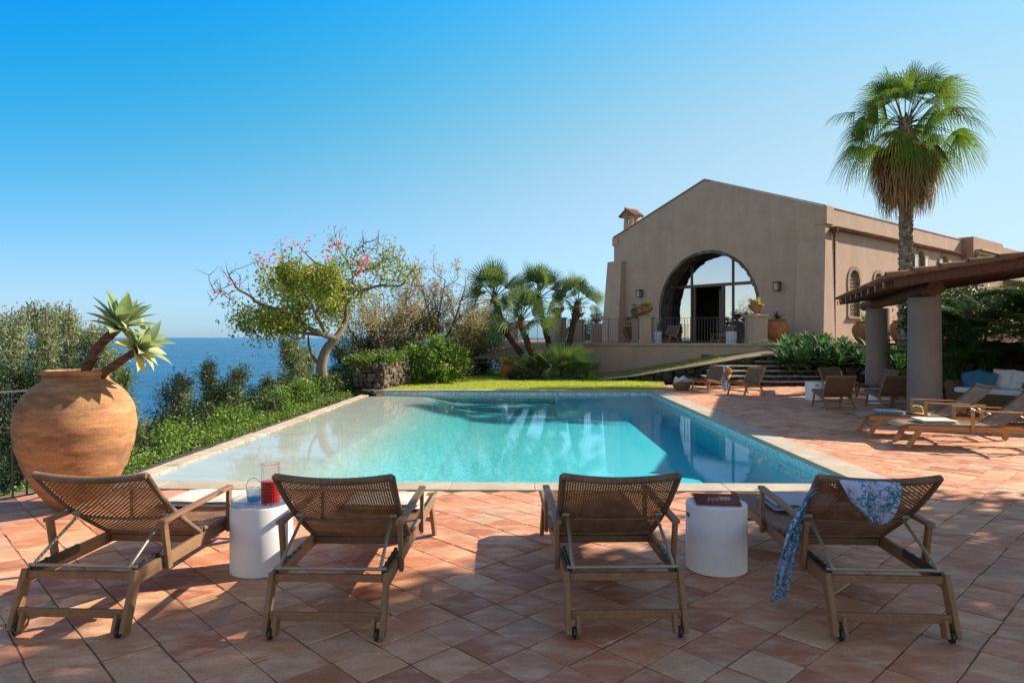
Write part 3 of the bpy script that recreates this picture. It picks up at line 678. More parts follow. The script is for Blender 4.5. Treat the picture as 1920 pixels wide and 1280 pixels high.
# parapet returns and thickness of the side wall's top
box(g, 5.72, 6.015, .51, L-.01, Z_(6.6), Z_(7.19)); box(g, -6.015, -5.72, .51, L-.01, Z_(6.6), Z_(7.19))
g.build('wall', M['plaster'], V0)
# corner shoulders that stand a little above the side parapet
g = G(); box(g, 5.6, 6.10, -.05, .62, Z_(6.45), Z_(7.23)); g.build('corner_block', M['plaster'], V0, bev=.02); g = G(); box(g, -6.12, -5.7, -.05, .5, Z_(6.75), Z_(7.2)); g.build('corner_block', M['plaster'], V0, bev=.02)
g = G()
for sx_ in (-1, 1): beam(g, (0, .24, Z_(9.43)), (sx_*6.06, .24, Z_(7.23)), .62, .05, up=(0, 0, 1))
g.build('gable_capping', M['plaster'], V0, bev=.01)
g = G(); g.add([(5.7, .5, Z_(6.8)), (0, .5, Z_(7.1)), (0, L, Z_(7.1)), (5.7, L, Z_(6.8)), (-5.7, .5, Z_(6.8)), (-5.7, L, Z_(6.8))], [[0, 3, 2, 1], [1, 2, 5, 4]]); g.build('roof', M['rooftile'], V0)
g = G(); box(g, 5.70, 6.05, .63, L, Z_(7.195), Z_(7.235)); g.build('parapet_capping', M['plaster'], V0)
# tile course that sticks out below the parapet
g = G(); y = .55
while y < L-.05:
    a = np.linspace(0, math.pi, 7); r = .085
    V = [(x_, y+r*math.cos(t_), Z_(6.33)+r*.8*math.sin(t_)) for x_ in (6.0, 6.30) for t_ in a]
    g.add(V, [[i, i+1, 8+i-0, 7+i] for i in range(6)]); 
    g.add([(6.30, y+r*math.cos(t_), Z_(6.33)+r*.8*math.sin(t_)) for t_ in a]+[(6.30, y+.6*r*math.cos(t_), Z_(6.33)+r*.5*math.sin(t_)) for t_ in a], [[i, i+1, 8+i, 7+i] for i in range(6)])
    y += .195
box(g, 6.0, 6.25, .5, L, Z_(6.27), Z_(6.325)); g.build('tile_course', M['rooftile'], V0)
for name, x0, x1, zt_, yb, yt in (('buttress', -6.25, -5.2, 5.85, -.62, -.30), ('buttress', 4.93, 6.16, 5.75, -.62, -.30)):
    g = G(); xa = x0-(.22 if x0 < 0 else 0); xb = x1+(.06 if x0 > 0 else 0)
    g.add([(xa, yb, -.4), (xb, yb, -.4), (xb, .25, -.4), (xa, .25, -.4), (x0, yt, Z_(zt_)), (x1, yt, Z_(zt_)), (x1, .25, Z_(zt_)), (x0, .25, Z_(zt_))], BOXF)
    if x0 > 0: g.V[0][2, 1] = .9; g.V[0][6, 1] = .9
    g.build(name, M['plaster'], V0, bev=.03)
# arch lined with rough stone
g = G()
def stone_seg(p, q, y0, y1, th):
    p = np.array(p); q = np.array(q); d = q-p; nn = np.array((-d[1], d[0]))/np.linalg.norm(d)
    if np.dot(nn, np.array((AX, AS))-(p+q)/2) < 0 and True: nn = -nn
    y = y0
    while y < y1-.03:
        y2 = min(y1, y+rng.uniform(.22, .42)); t0, t1 = th*rng.uniform(.75, 1.15, 2); e0 = rng.uniform(.0, .015)
        A = p+d*e0; B = q-d*e0
        c = [A, B, B+nn*t1, A+nn*t0]; ya, yb = y+.006, y2-.006
        V = [(c[i][0]+rng.normal(0, .006), ya+rng.normal(0, .006), c[i][1]+rng.normal(0, .006)) for i in range(4)]+[(c[i][0]+rng.normal(0, .006), yb, c[i][1]+rng.normal(0, .006)) for i in range(4)]
        g.add(V, [[0, 1, 2, 3], [7, 6, 5, 4], [0, 4, 5, 1], [1, 5, 6, 2], [2, 6, 7, 3], [3, 7, 4, 0]]); y = y2
aa = np.linspace(0, math.pi, 26)
ro = AR+.06
for i in range(25):
    stone_seg((AX+ro*math.cos(aa[i]), AS+ro*math.sin(aa[i])), (AX+ro*math.cos(aa[i+1]), AS+ro*math.sin(aa[i+1])), -.02, .95, .17)
for sx_ in (-1, 1):
    z = -.05
    while z < AS-.01:
        z2 = min(AS, z+rng.uniform(.16, .3)); stone_seg((AX+sx_*ro, z), (AX+sx_*ro, z2), -.02-(.10 if z < .9 else 0), .95, .17+(.05 if z < .9 else 0)); z = z2
g.build('stone_arch', M['archstone'], V0, bev=.015)
# arched window
gy = .80; rg = AR-.12
W0 = thing('', '', '')
bpy.data.objects.remove(W0)
zt0 = Z_(4.25)
g = G()
for x in (-1.36, 1.06):
    zz = AS+math.sqrt(rg*rg-(x-AX)**2); box(g, x-.05, x+.05, gy-.05, gy+.06, 0, zz)
xl = math.sqrt(rg*rg-(zt0-AS)**2); 
box(g, AX-xl, AX+xl, gy-.07, gy+.07, zt0-.08, zt0+.07)
for x, w_ in ((-1.16, .13), (.52, .13)): box(g, x-w_/2, x+w_/2, gy-.06, gy+.05, 0, zt0-.082)
fa = np.linspace(0, math.pi, 33)
for i in range(32):
    beam(g, (AX+rg*math.cos(fa[i]), gy, AS+rg*math.sin(fa[i])), (AX+rg*math.cos(fa[i+1]), gy, AS+rg*math.sin(fa[i+1])), .1, .09, up=(0, 1, 0))
for sx_ in (-1, 1): box(g, AX+sx_*rg-.045, AX+sx_*rg+.045, gy-.05, gy+.05, 0, AS)
wf = g.build('arched_window', M['frame'], V0, bev=.006)
g = G()
def pn(x0, x1, z0):
    xs_ = np.linspace(x0, x1, 9); V = [(x_, gy, z0) for x_ in xs_]+[(x_, gy, max(z0+.01, AS+math.sqrt(max(0, rg*rg-(x_-AX)**2)))) for x_ in xs_]
    g.add(V, [[i, i+1, 10+i, 9+i] for i in range(8)])
pn(AX-xl, -1.41, zt0+.07); pn(-1.31, 1.01, zt0+.07); pn(1.11, AX+xl, zt0+.07)
for x0, x1 in ((AX-rg+.05, -1.41), (.585, 1.01), (1.11, AX+rg-.05)):
    g.add([(x0, gy+.002, .05), (x1, gy+.002, .05), (x1, gy+.002, zt0-.08), (x0, gy+.002, zt0-.08)], [[0, 1, 2, 3]])
g.build('pane', M['pane'], wf)
g = G(); xs_ = np.linspace(-.28, .44, 60); zb = .03; V = [(x_, 1.6+.05*math.sin(i*.9)+.02*math.sin(i*2.3), z) for z in (zb, zt0-.1) for i, x_ in enumerate(xs_)]
g.add(V, [[i, i+1, 61+i, 60+i] for i in range(59)]); g.build('curtain', M['curtain'], V0, smooth=True)
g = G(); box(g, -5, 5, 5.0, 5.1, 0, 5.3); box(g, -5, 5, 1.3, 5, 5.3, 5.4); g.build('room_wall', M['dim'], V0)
# side windows: stone surround, jambs, grille or shutters
for k, (yc, w_, z0, z1) in enumerate(wins):
    r1 = w_/2; zs = Z_(z1)-r1; g = G(); ro_ = r1*1.43; th = .045
    a_ = np.linspace(0, math.pi, 15)
    for i in range(14):
        V = []
        for x_ in (5.9, 6.02+th):
            for (rr, an) in ((r1, a_[i]+.01), (r1, a_[i+1]-.01), (ro_, a_[i+1]-.01), (ro_, a_[i]+.01)): V.append((x_, yc+rr*math.cos(an), zs+rr*math.sin(an)))
        g.add(V, [[3, 2, 1, 0], [4, 5, 6, 7], [0, 1, 5, 4], [1, 2, 6, 5], [2, 3, 7, 6], [3, 0, 4, 7]])
    for sy_ in (-1, 1):
        z = Z_(z0)
        while z < zs-.02:
            zz = min(zs, z+rng.uniform(.25, .4)); a, b2 = sorted((yc+sy_*r1, yc+sy_*(ro_+rng.uniform(-.01, .02)))); box(g, 5.9, 6.02+th, a, b2, z+.004, zz-.004); z = zz
    fo = g.build('window', M['framestone'], V0, bev=.008)
    g = G(); box(g, 5.6, 5.64, yc-r1-.02, yc+r1+.02, Z_(z0), Z_(z1)); g.build('pane', M['darkpane'], fo)
    g = G(); box(g, 5.85, 6.13, yc-ro_-.05, yc+ro_+.05, Z_(z0)-.09, Z_(z0)-.004); g.build('sill', M['framestone'], fo, bev=.01)
    if k < 2:
        g = G()
        for q in np.arange(-3, 3, .17):
            for s1 in (-1, 1):
                p0 = np.array((yc-r1, Z_(z0)+q)); p1 = np.array((yc+r1, Z_(z0)+q+s1*w_*1.0+ (w_ if s1 < 0 else 0)))
                ts = np.linspace(0, 1, 12); pp = [p0+(p1-p0)*t_ for t_ in ts]
                for a, b2 in zip(pp[:-1], pp[1:]):
                    mz = (a[1]+b2[1])/2; my = (a[0]+b2[0])/2
                    if mz < Z_(z0) or mz > zs+math.sqrt(max(0, r1*r1-(my-yc)**2)): continue
                    beam(g, (5.93, a[0], a[1]), (5.93, b2[0], b2[1]), .03, .03)
        g.build('grille', M['framestone'], fo)
    else:
        for sy_ in (-1, 1):
            g = G(); yy = yc+sy_*(r1+.24); zb, zt2 = Z_(z0), zs+.18
            for q in (-.2, .2): box(g, 6.075, 6.12, yy+q-.03, yy+q+.03, zb, zt2)
            for z in (zb, zt2-.05): box(g, 6.078, 6.117, yy-.17, yy+.17, z, z+.06)
            z = zb+.08
            while z < zt2-.08: g.add([(6.115, yy-.17, z), (6.115, yy+.17, z), (6.08, yy+.17, z+.05), (6.08, yy-.17, z+.05)], [[0, 1, 2, 3]]); z += .055
            g.build('shutter', M['shutter'], fo)
# downpipe
g = G(); tube(g, [(6.17, .5, Z_(6.05)), (6.17, .5, -.3)], .05, 10); lathe(g, [(.05, Z_(5.95)), (.07, Z_(6.05)), (.14, Z_(6.2)), (.15, Z_(6.3)), (.0, Z_(6.3))], 12, (6.17, .5, 0))
for z in (1, 2.6, 4.2): lathe(g, [(.051, z), (.065, z), (.065, z+.05), (.051, z+.05)], 10, (6.17, .5, 0))
g.build('downpipe', M['copper'], V0, smooth=40)
# chimney
cx, cy = -5.5, .85; g = G(); box(g, cx-.3, cx+.3, cy-.3, cy+.3, Z_(6.9), Z_(8.0))
for sx_ in (-1, 1):
    for sy_ in (-1, 1): box(g, cx+sx_*.2-.09, cx+sx_*.2+.09, cy+sy_*.2-.09, cy+sy_*.2+.09, Z_(8.0), Z_(8.35))
box(g, cx-.36, cx+.36, cy-.36, cy+.36, Z_(8.35), Z_(8.43))
ch = g.build('chimney', M['plaster'], V0, bev=.01)
g = G()
for sx_ in (-1, 1):
    for q in np.arange(-.4, .41, .16):
        p0 = np.array((cx, cy+q, Z_(8.78))); p1 = np.array((cx+sx_*.5, cy+q, Z_(8.42))); tube(g, [p0, p1], [.075, .09], 8)
tube(g, [(cx, cy-.5, Z_(8.82)), (cx, cy+.5, Z_(8.82))], .08, 8)
g.add([(cx-.42, cy-.42, Z_(8.43)), (cx+.42, cy-.42, Z_(8.43)), (cx, cy-.42, Z_(8.76)), (cx-.42, cy+.42, Z_(8.43)), (cx+.42, cy+.42, Z_(8.43)), (cx, cy+.42, Z_(8.76))], [[0, 1, 2], [5, 4, 3]])
g.build('tile_cap', M['rooftile'], ch, smooth=40)
# wall lanterns
for x, z in ((-4.03, 4.0), (3.91, 3.93)):
    g = G(); box(g, x-.05, x+.05, -.03, .02, Z_(z)-.1, Z_(z)+.2); beam(g, (x, 0, Z_(z)+.15), (x, -.2, Z_(z)+.15), .04, .04)
    box(g, x-.14, x+.14, -.34, -.06, Z_(z)+.14, Z_(z)+.19); box(g, x-.11, x+.11, -.31, -.09, Z_(z)-.22, Z_(z)-.19)
    for sx_ in (-1, 1):
        for y_ in (-.32, -.10): box(g, x+sx_*.115-.012, x+sx_*.115+.012, y_, y_+.02, Z_(z)-.19, Z_(z)+.14)
    lo = g.build('wall_lantern', M['lamp'], V0)
    g = G(); box(g, x-.095, x+.095, -.29, -.11, Z_(z)-.185, Z_(z)+.13); g.build('glass_body', M['lampglass'], lo)
# lower wing further back
g = G(); box(g, -4, 6.6, L+.02, L+5.2, -.4, Z_(7.35)); box(g, -4, 6.4, L+5.2, L+13, -.4, Z_(7.25)); g.build('rear_wing', M['pinkplaster'], V0)
g = G(); box(g, 6.0, 6.68, L+.3, L+13, Z_(5.2), Z_(6.35)); box(g, 6.0, 6.8, L+.3, L+13, Z_(6.36), Z_(6.55)); box(g, 6.0, 6.95, L+.3, L+13, Z_(6.56), Z_(6.64)); g.build('cornice', M['plaster2'], V0, bev=.02)
g = G(); tube(g, [(6.7, L+.15, Z_(6.3)), (6.7, L+.15, 0)], .06, 8); g.build('downpipe', M['copper'], V0)
# ================================================================ LOUNGERS
def weave(g, S, nu, nv, wu, wv, amp=.003, m=0):
    """real over-under weave on the surface S(u,v)->(pos,normal); strands along v (nu of them) and along u (nv of them)"""
    us = (np.arange(nu)+.5)/nu; vs = (np.arange(nv)+.5)/nv
    vk = np.concatenate([[0], vs, [1]]); uk = np.concatenate([[0], us, [1]])
    def strip(axis, k, c, width, knots, ph_):
        n = len(knots); U = np.full(n, c) if axis == 0 else knots; V = knots if axis == 0 else np.full(n, c)
        Pm, Nm = S(U, V); d = width/2
        Pa, _ = S(U-d, V) if axis == 0 else S(U, V-d); Pb, _ = S(U+d, V) if axis == 0 else S(U, V+d)
        sg = amp*np.where((np.arange(n)+ph_) % 2 == 0, 1, -1)[:, None]*(1 if axis == 0 else -1)
        W = np.concatenate([Pa+Nm*sg, Pb+Nm*sg]); i = np.arange(n-1)
        g.add(W, np.stack([i, i+1, n+i+1, n+i], 1), rng.random(), m)
    for k, c in enumerate(us): strip(0, k, c, wu, vk, k)
    for k, c in enumerate(vs): strip(1, k, c, wv, uk, k+0)

def lounger_mesh(wood, name, label, wick='wicker', bind='wickergrey'):
    t = thing(name, label, 'sun lounger')
    W2 = .322
    # side rails
    for s in (-1, 1):
        g = G(); x = s*W2
        beam(g, (x, .10, .292), (x, 2.0, .318), .028, .078); g.build('side_rail', wood, t, bev=.004)
        # rear leg: two boards with the wheel between
        g = G(); beam(g, (x, .13, .330), (x, .012, .022), .030, .07); 
        xi = x-s*.054; beam(g, (xi, .048, .118), (xi, .016, .022), .022, .066); g.build('leg', wood, t, bev=.006)
        g = G(); a_ = [(0, -.009), (.022, -.011), (.031, -.008), (.033, 0), (.031, .008), (.022, .011), (0, .009)]; lathe(g, a_, 20)
        wl_ = g.build('wheel', M['black'], t, smooth=40); wl_.location = (x-s*.031, .012, .034); wl_.rotation_euler = (0, R(90), 0)
        g = G(); beam(g, (x, 1.83, .30), (x+s*.004, 2.02, .0), .03, .075); g.build('leg', wood, t, bev=.004)
        # arm: two posts and a board
        xo = x+s*.032
        g = G(); beam(g, (xo, 1.17, .26), (xo, 1.17, .562), .026, .046, up=(0, 1, 0)); beam(g, (xo, .40, .255), (xo, .345, .545), .026, .046, up=(0, 1, 0))
        beam(g, (xo, .315, .553), (xo, 1.20, .575), .046, .024); g.build('armrest', wood, t, bev=.004)
        # toothed rack for the back support
        g = G(); xr = x-s*.024; beam(g, (xr, .13, .325), (xr, .52, .33), .018, .05)
        for q in np.linspace(.16, .5, 5): lathe(g, [(.0, -.006), (.014, -.006), (.012, .006), (0, .009)], 10, (xr, q, .350))
        g.build('rack', M['black'], t, bev=.003)
    g = G(); box(g, -W2+.016, W2-.016, .105, .135, .284, .324); g.build('cross_bar', wood, t, bev=.004)
    g = G(); box(g, -W2+.016, W2-.016, .028, .05, .098, .145); g.build('cross_bar', wood, t, bev=.004)
    g = G(); box(g, -W2+.016, W2-.016, .84, .88, .275, .32); g.build('cross_bar', wood, t, bev=.004)
    g = G(); box(g, -W2+.018, W2-.018, 1.93, 1.96, .135, .165); g.build('cross_bar', M['metal'], t, bev=.003)
    # seat panel with curled foot end
    ys_ = 0.84
    def S(U, V):
        U = np.asarray(U, float); V = np.asarray(V, float)
        L = 1.28; y = ys_+V*L; z = .352-.05*np.clip((V-.9)/.1, 0, 1.1)**2-.012*np.sin(np.pi*np.clip(U, 0, 1))+.018*np.clip(1-V/.12, 0, 1)**2
        cr = np.clip((V-.93)/.07, 0, 1)**2*.03
        x = (U-.5)*2*(.335-cr)
        p = np.stack([x, y, z], -1); n = np.zeros_like(p); n[..., 2] = 1; return p, n
    g = G(); weave(g, S, 44, 86, .0132/.67*1.0, .0120/1.28); g.build('seat', M[wick], t)
    g = G()
    for c in (0, 1): pp, _ = S(np.full(14, c), np.linspace(0, 1, 14)); tube(g, pp, .0155, 8)
    for c in (0, 1): pp, _ = S(np.linspace(0, 1, 9), np.full(9, c)); tube(g, pp, .0155, 8)
    g.build('seat_rim', M[bind], t, smooth=60)
    # reclined back
    p0 = np.array((0, .84, .345)); p1 = np.array((0, .185, .835)); d = p1-p0; Lb = np.linalg.norm(d); dn = d/Lb; nb_ = np.array((0, dn[2], -dn[1])); nb_ = -nb_ if nb_[2] < 0 else nb_
    def B(U, V):
        U = np.asarray(U, float); V = np.asarray(V, float); uu = (U-.5)*2
        sag = -.030*(1-uu**2)*(.3+.7*V)+.02*np.sin(np.pi*V)*0-.028*np.sin(np.pi*np.clip(V*1.0, 0, 1))*.8+.02*V**4
        x = uu*(.318+.022*V)
        p = p0+np.outer(V, d)+np.outer(sag, nb_); p[:, 0] = x
        return p, np.tile(nb_, (len(U), 1))
    g = G(); weave(g, B, 46, 58, .0112/.66, .0092/Lb); g.build('backrest', M[wick], t)
    g = G()
    for c in (0, 1): pp, _ = B(np.full(14, c), np.linspace(0, 1, 14)); tube(g, pp, .0165, 8)
    for c, r_ in ((0, .014), (1, .0205)):
        pp, _ = B(np.linspace(0, 1, 15), np.full(15, c)); tube(g, pp, r_, 10)
    pp, _ = B(np.linspace(0, 1, 60), np.full(60, 1.0))
    for k in range(1, 59):                              # wrapped binding rings
        q = pp[k]; tt = nrm(pp[min(59, k+1)]-pp[k-1]); tube(g, [q-tt*.0042, q-tt*.0028, q+tt*.0028, q+tt*.0042], [.0205, .0228, .0228, .0205], 8, cap=False)
    g.build('back_rim', M[bind], t, smooth=60)
    g = G(); pp, _ = B(np.linspace(0, 1, 9), np.full(9, .42)); tube(g, pp-nb_*.012, .009, 6); g.build('back_brace', M[bind], t)
    # metal prop
    g = G()
    for s in (-1, 1):
        q, _ = B([.5+s*.42], [.50]); q = q[0]-nb_*.02
        tube(g, spline([q+np.array((s*.02, 0, 0)), q+np.array((0, -.005, -.012)), (s*.285, .15, .37), (s*.27, .135, .348)], 16), .0098, 8)
        tube(g, [q+np.array((s*.035, 0, .004)), q+np.array((-s*.01, 0, .004))], .014, 8)
    tube(g, [(-.318, .135, .350), (.318, .135, .350)], .0105, 8); g.build('back_prop', M['metal'], t, smooth=50)
    return t
lg = 'four reclined loungers in a row facing the pool'
L1 = lounger_mesh(M['teakdark'], 'sun_lounger', 'reclined wicker lounger beside the giant terracotta jar, leftmost of the four in front')
L1['group'] = lg
def place(o, X, Y, deg): o.location = (X, Y, 0); o.rotation_euler.z = R(deg)
place(L1, -2.45, 3.75, -3.2)
L2 = dup(L1, (-1.025, 3.70, 0), R(-1.5), 'reclined wicker lounger right of the table with the red drink jug', lg)
L3 = dup(L1, (.632, 3.73, 0), R(1.6), 'reclined wicker lounger left of the table with the red book', lg)
L4 = dup(L1, (2.075, 3.68, 0), R(-3.0), 'reclined wicker lounger with a blue coral print scarf over its back', lg)
lr = 'teak loungers at the right of the pool'
LR = lounger_mesh(M['teak'], 'sun_lounger', 'golden teak lounger with a folded cream towel, nearer of the two by the column', 'wickersunlit')
LR['group'] = lr
ax = nrm((.97, -.243)); rz_ = math.atan2(-ax[1], -ax[0])-math.pi/2
def head(fx, fy): return (fx+ax[0]*2.05, fy+ax[1]*2.05, 0)
LR.location = head(5.93, 10.48); LR.rotation_euler.z = rz_
L6 = dup(LR, head(5.97, 11.67), rz_, 'golden teak lounger with a straw hat and a blue towel, farther of two', lr)

# folded towels
def towel(name, label, mat, loc, rz, wx=.5, wy=.34, h=.055, group='folded towels on the loungers'):
    g = G(); n = 14
    for k, (s, hh) in enumerate(((1.0, h*.5), (.97, h*.5))):
        z0 = k*h*.5; X_, Y_ = np.meshgrid(np.linspace(-1, 1, n), np.linspace(-1, 1, n))
        ed = (1-np.abs(X_)**6)*(1-np.abs(Y_)**6); Zt = z0+hh*(.55+.45*ed**.5)+.003*np.sin(X_*5+Y_*3+k); Zb = z0+hh*(.45-.45*ed**.5)+0*X_
        xx = X_*wx/2*s; yy = Y_*wy/2*s; idx = np.arange(n*n).reshape(n, n)
        q = np.stack([idx[:-1, :-1], idx[:-1, 1:], idx[1:, 1:], idx[1:, :-1]], -1).reshape(-1, 4)
        g.add(np.stack([xx, yy, Zt], -1).reshape(-1, 3), q); g.add(np.stack([xx, yy, Zb], -1).reshape(-1, 3), q[:, ::-1])
        ring = np.concatenate([idx[0], idx[1:, -1], idx[-1, :-1][::-1], idx[1:-1, 0][::-1]])
        Vt = np.stack([xx, yy, Zt], -1).reshape(-1, 3)[ring]; Vb = np.stack([xx, yy, Zb], -1).reshape(-1, 3)[ring]; r_ = len(ring)
        i = np.arange(r_); g.add(np.concatenate([Vt, Vb]), np.stack([i, r_+i, r_+(i+1) % r_, (i+1) % r_], 1))
    return g.build(name, mat, None, smooth=50, loc=loc, rz=rz, label=label, cat='towel', group=group)
def on(o, x, y, z):
    a = o.rotation_euler.z; return (o.location.x+x*math.cos(a)-y*math.sin(a), o.location.y+x*math.sin(a)+y*math.cos(a), z)
towel('folded_towel', 'folded cream towel on the foot of the lounger beside the giant jar', M['towel'], on(L1, .0, 1.62, .358), R(-3), .58, .42, .06)
towel('folded_towel', 'folded cream towel on the foot of the lounger right of the drink table', M['towel'], on(L2, .02, 1.58, .358), R(-1), .58, .42, .06)
towel('folded_towel', 'folded grey towel on the foot of the lounger with the scarf', M['towelgrey'], on(L4, .08, 1.55, .358), R(-3), .58, .42, .07)
towel('folded_towel', 'folded cream towel on the nearer lounger beside the column', M['towel'], on(LR, .02, 1.55, .358), rz_+R(4), .50, .50, .055)
towel('folded_towel', 'folded pale blue towel beside the straw hat on the farther teak lounger', M['towelgrey'], on(L6, .0, 1.62, .358), rz_, .44, .4, .06)
def straw_hat(label, loc, rot=(0, 0, 0)):
    t = thing('straw_hat', label, 'hat', loc); t.rotation_euler = rot
    g = G(); n = 28
    prof = [(0, .115), (.03, .128), (.06, .126), (.085, .10), (.095, .05), (.10, .008), (.14, .004), (.18, -.002), (.205, -.012), (.203, -.017), (.17, -.006), (.10, .002)]
    lathe(g, prof, n); V = g.V[0]; V[:, 2] += .018*np.sin(np.arctan2(V[:, 1], V[:, 0])*2)*(np.hypot(V[:, 0], V[:, 1]) > .12); V[:, 2] -= .02*np.exp(-(V[:, 1]/.03)**2)*(V[:, 2] > .1)
    g.build('crown_and_brim', M['strawhat'], t, smooth=60)
    g = G(); lathe(g, [(.1005, .012), (.0985, .035)], n); g.build('hat_band', M['strawhat'], t); return t
straw_hat('round straw hat lying on the farther teak lounger beside the column', on(L6, .05, 1.18, .375))

# scarf over the back of the fourth lounger: panel down the back, long tail down the left side
a4 = L4.rotation_euler.z
g = G()
def cloth(rows):                                     # rows: list of (left, right) points in lounger space
    n = 22; V = []
    for k, (l, r_, fold) in enumerate(rows):
        l = np.array(l, float); r_ = np.array(r_, float); u_ = np.linspace(0, 1, n)
        p = l+(r_-l)*u_[:, None]; p[:, 1] -= fold*(.5+.5*np.sin(u_*15+k*.25))+.3*fold*np.sin(u_*31+k*.5); V.append(p)
    V = np.concatenate(V); m_ = len(rows); idx = np.arange(m_*n).reshape(m_, n)
    g.add(V, np.stack([idx[:-1, :-1], idx[:-1, 1:], idx[1:, 1:], idx[1:, :-1]], -1).reshape(-1, 4))
def lerp_rows(keys, n):
    K = np.array([list(l)+list(r_)+[f] for l, r_, f in keys]); S_ = spline(K, n) ; return [(s[:3], s[3:6], s[6]) for s in S_]
cloth(lerp_rows([((-.17, .36, .68), (.09, .36, .66), .01), ((-.22, .25, .79), (.10, .24, .78), .012), ((-.23, .185, .842), (.095, .18, .832), .012), ((-.235, .15, .825), (.09, .145, .812), .02), ((-.18, .165, .74), (.08, .165, .73), .035), ((-.12, .19, .67), (.07, .19, .65), .035), ((-.05, .21, .61), (.05, .21, .60), .02), ((-.02, .225, .585), (.02, .225, .58), .006)], 34))
cloth(lerp_rows([((-.20, .30, .77), (-.16, .34, .71), .01), ((-.30, .26, .81), (-.25, .33, .73), .012), ((-.368, .225, .79), (-.34, .33, .70), .02), ((-.41, .26, .68), (-.365, .36, .60), .03), ((-.455, .32, .54), (-.375, .40, .48), .035), ((-.49, .37, .40), (-.385, .44, .36), .04), ((-.505, .41, .28), (-.39, .46, .24), .04), ((-.505, .45, .15), (-.40, .49, .13), .03), ((-.50, .49, .07), (-.43, .51, .06), .02), ((-.51, .52, .018), (-.46, .53, .014), .008)], 50))
g.build('scarf', M['scarf'], None, smooth=True, solid=.002, loc=tuple(L4.location), rz=a4, label='white cotton scarf with blue coral print draped over the back of the rightmost lounger', cat='scarf')

# ================================================================ DRUM TABLES
def drum(label, loc, r=.213, h=.47, group='white round drum side tables', hole=None, extra=None):
    t = thing('side_table', label, 'side table', loc, group=group)
    g = G(); lathe(g, [(0, 0), (r-.006, 0), (r, .006), (r, h-.012), (r-.004, h-.003), (r-.012, h), (0, h)], 64); g.build('drum_body', M['white'], t, smooth=30)
    if hole is not None:
        g = G(); a = math.radians(hole)
        pts = [(math.cos(a+k)*(r+.0015), math.sin(a+k)*(r+.0015), h*.83+zz) for zz in (-.016, .016) for k in np.linspace(-.16, .16, 9)]
        g.add(pts, [[i, i+1, 10+i, 9+i] for i in range(8)])
        g.build('hand_hole', M['black'], t)
    return t
D1 = drum('white drum table carrying the tray, red drink jug and blue glass', (-1.785, 4.87, 0), hole=100)
D2 = drum('white drum table carrying an open red book between two loungers', (1.463, 4.89, 0), hole=187)
D3 = drum('white drum table with a green tray beside the backs of the low chairs', (7.93, 17.9, 0), .225, .48, hole=262)
D4 = drum('white drum table half hidden under the low chair nearest the front column', (9.15, 17.0, 0), .24, .36)
g = G(); box(g, -.15, .15, -.1, .1, 0, .025); g.build('serving_tray', M['green'], None, bev=.01, loc=(8.0, 17.9, .48), label='small green tray on the drum table beside the low chairs', cat='tray')

# tray, jug, tumbler
H1 = .47
t = thing('serving_tray', 'clear beaded plastic tray under the red drink jug', 'tray', (-1.785, 4.87, H1))
g = G(); lathe(g, [(0, .001), (.19, .001), (.2, .006), (.2, .009), (.19, .004), (0, .004)], 48); g.build('tray_base', M['clear'], t, smooth=50)
for ring, (r_, z) in enumerate(((.198, .016), (.202, .030))):
    g = G()
    for k in range(56):
        a = (k+.5*ring)/56*2*math.pi; c = (r_*math.cos(a), r_*math.sin(a), z); lathe(g, [(0, -.008), (.006, -.005), (.009, 0), (.006, .005), (0, .008)], 8, c)
    g.build('beaded_rim', M['clear'], t, smooth=60)
jx, jy = -1.705, 4.82
t = thing('drink_jug', 'clear faceted plastic jug half full of red drink', 'jug', (jx, jy, H1+.006))
def faceted(g, r, z0, z1, rows, cols=20, bumpd=.004):
    n = cols*4; V = []; zs_ = np.linspace(z0, z1, rows*4+1); a = np.arange(n)*2*math.pi/n
    for z in zs_:
        rr = r+bumpd*np.abs(np.sin(a*cols/2))*abs(math.sin((z-z0)/(z1-z0)*math.pi*rows)); V.append(np.stack([rr*np.cos(a), rr*np.sin(a), np.full(n, z)], 1))
    V = np.concatenate(V); i = np.arange(n); j = (i+1) % n; k = len(zs_)
    g.add(V, np.concatenate([np.stack([q*n+i, q*n+j, (q+1)*n+j, (q+1)*n+i], 1) for q in range(k-1)]))
g = G(); faceted(g, .062, .0, .275, 13); lathe(g, [(0, .002), (.062, 0)], 40); lathe(g, [(.062, .275), (.066, .285), (.062, .285), (.058, .27)], 40)
g.add([(.055, -.015, .285), (.085, 0, .288), (.055, .015, .285), (.06, 0, .25)], [[0, 1, 3], [1, 2, 3]]); g.build('jug_body', M['clear'], t, smooth=60)
g = G(); faceted(g, .0575, .004, .160, 8); lathe(g, [(0, .16), (.0575, .16)], 40); lathe(g, [(0, .004), (.0575, .004)], 40); g.build('red_liquid', M['redliquid'], t, smooth=60)
gx, gy_ = -1.835, 4.86
t = thing('ice_bucket', 'small cut glass bucket with a wire handle and blue base beside the jug', 'glass bucket', (gx, gy_, H1+.006))
g = G(); lathe(g, [(0, .002), (.045, .002), (.058, .10), (.055, .10), (.043, .008), (0, .008)], 32); g.build('bucket_body', M['paleglass'], t, smooth=50)
g = G(); lathe(g, [(0, .009), (.0425, .009), (.0465, .036), (0, .036)], 32); g.build('blue_base', M['blueglass'], t, smooth=50)
g = G(); a = np.linspace(.1, math.pi-.1, 20); tube(g, [(.057*math.cos(q), -.02*math.sin(q), .09+.085*math.sin(q)) for q in a], .002, 6); g.build('wire_handle', M['metal'], t)

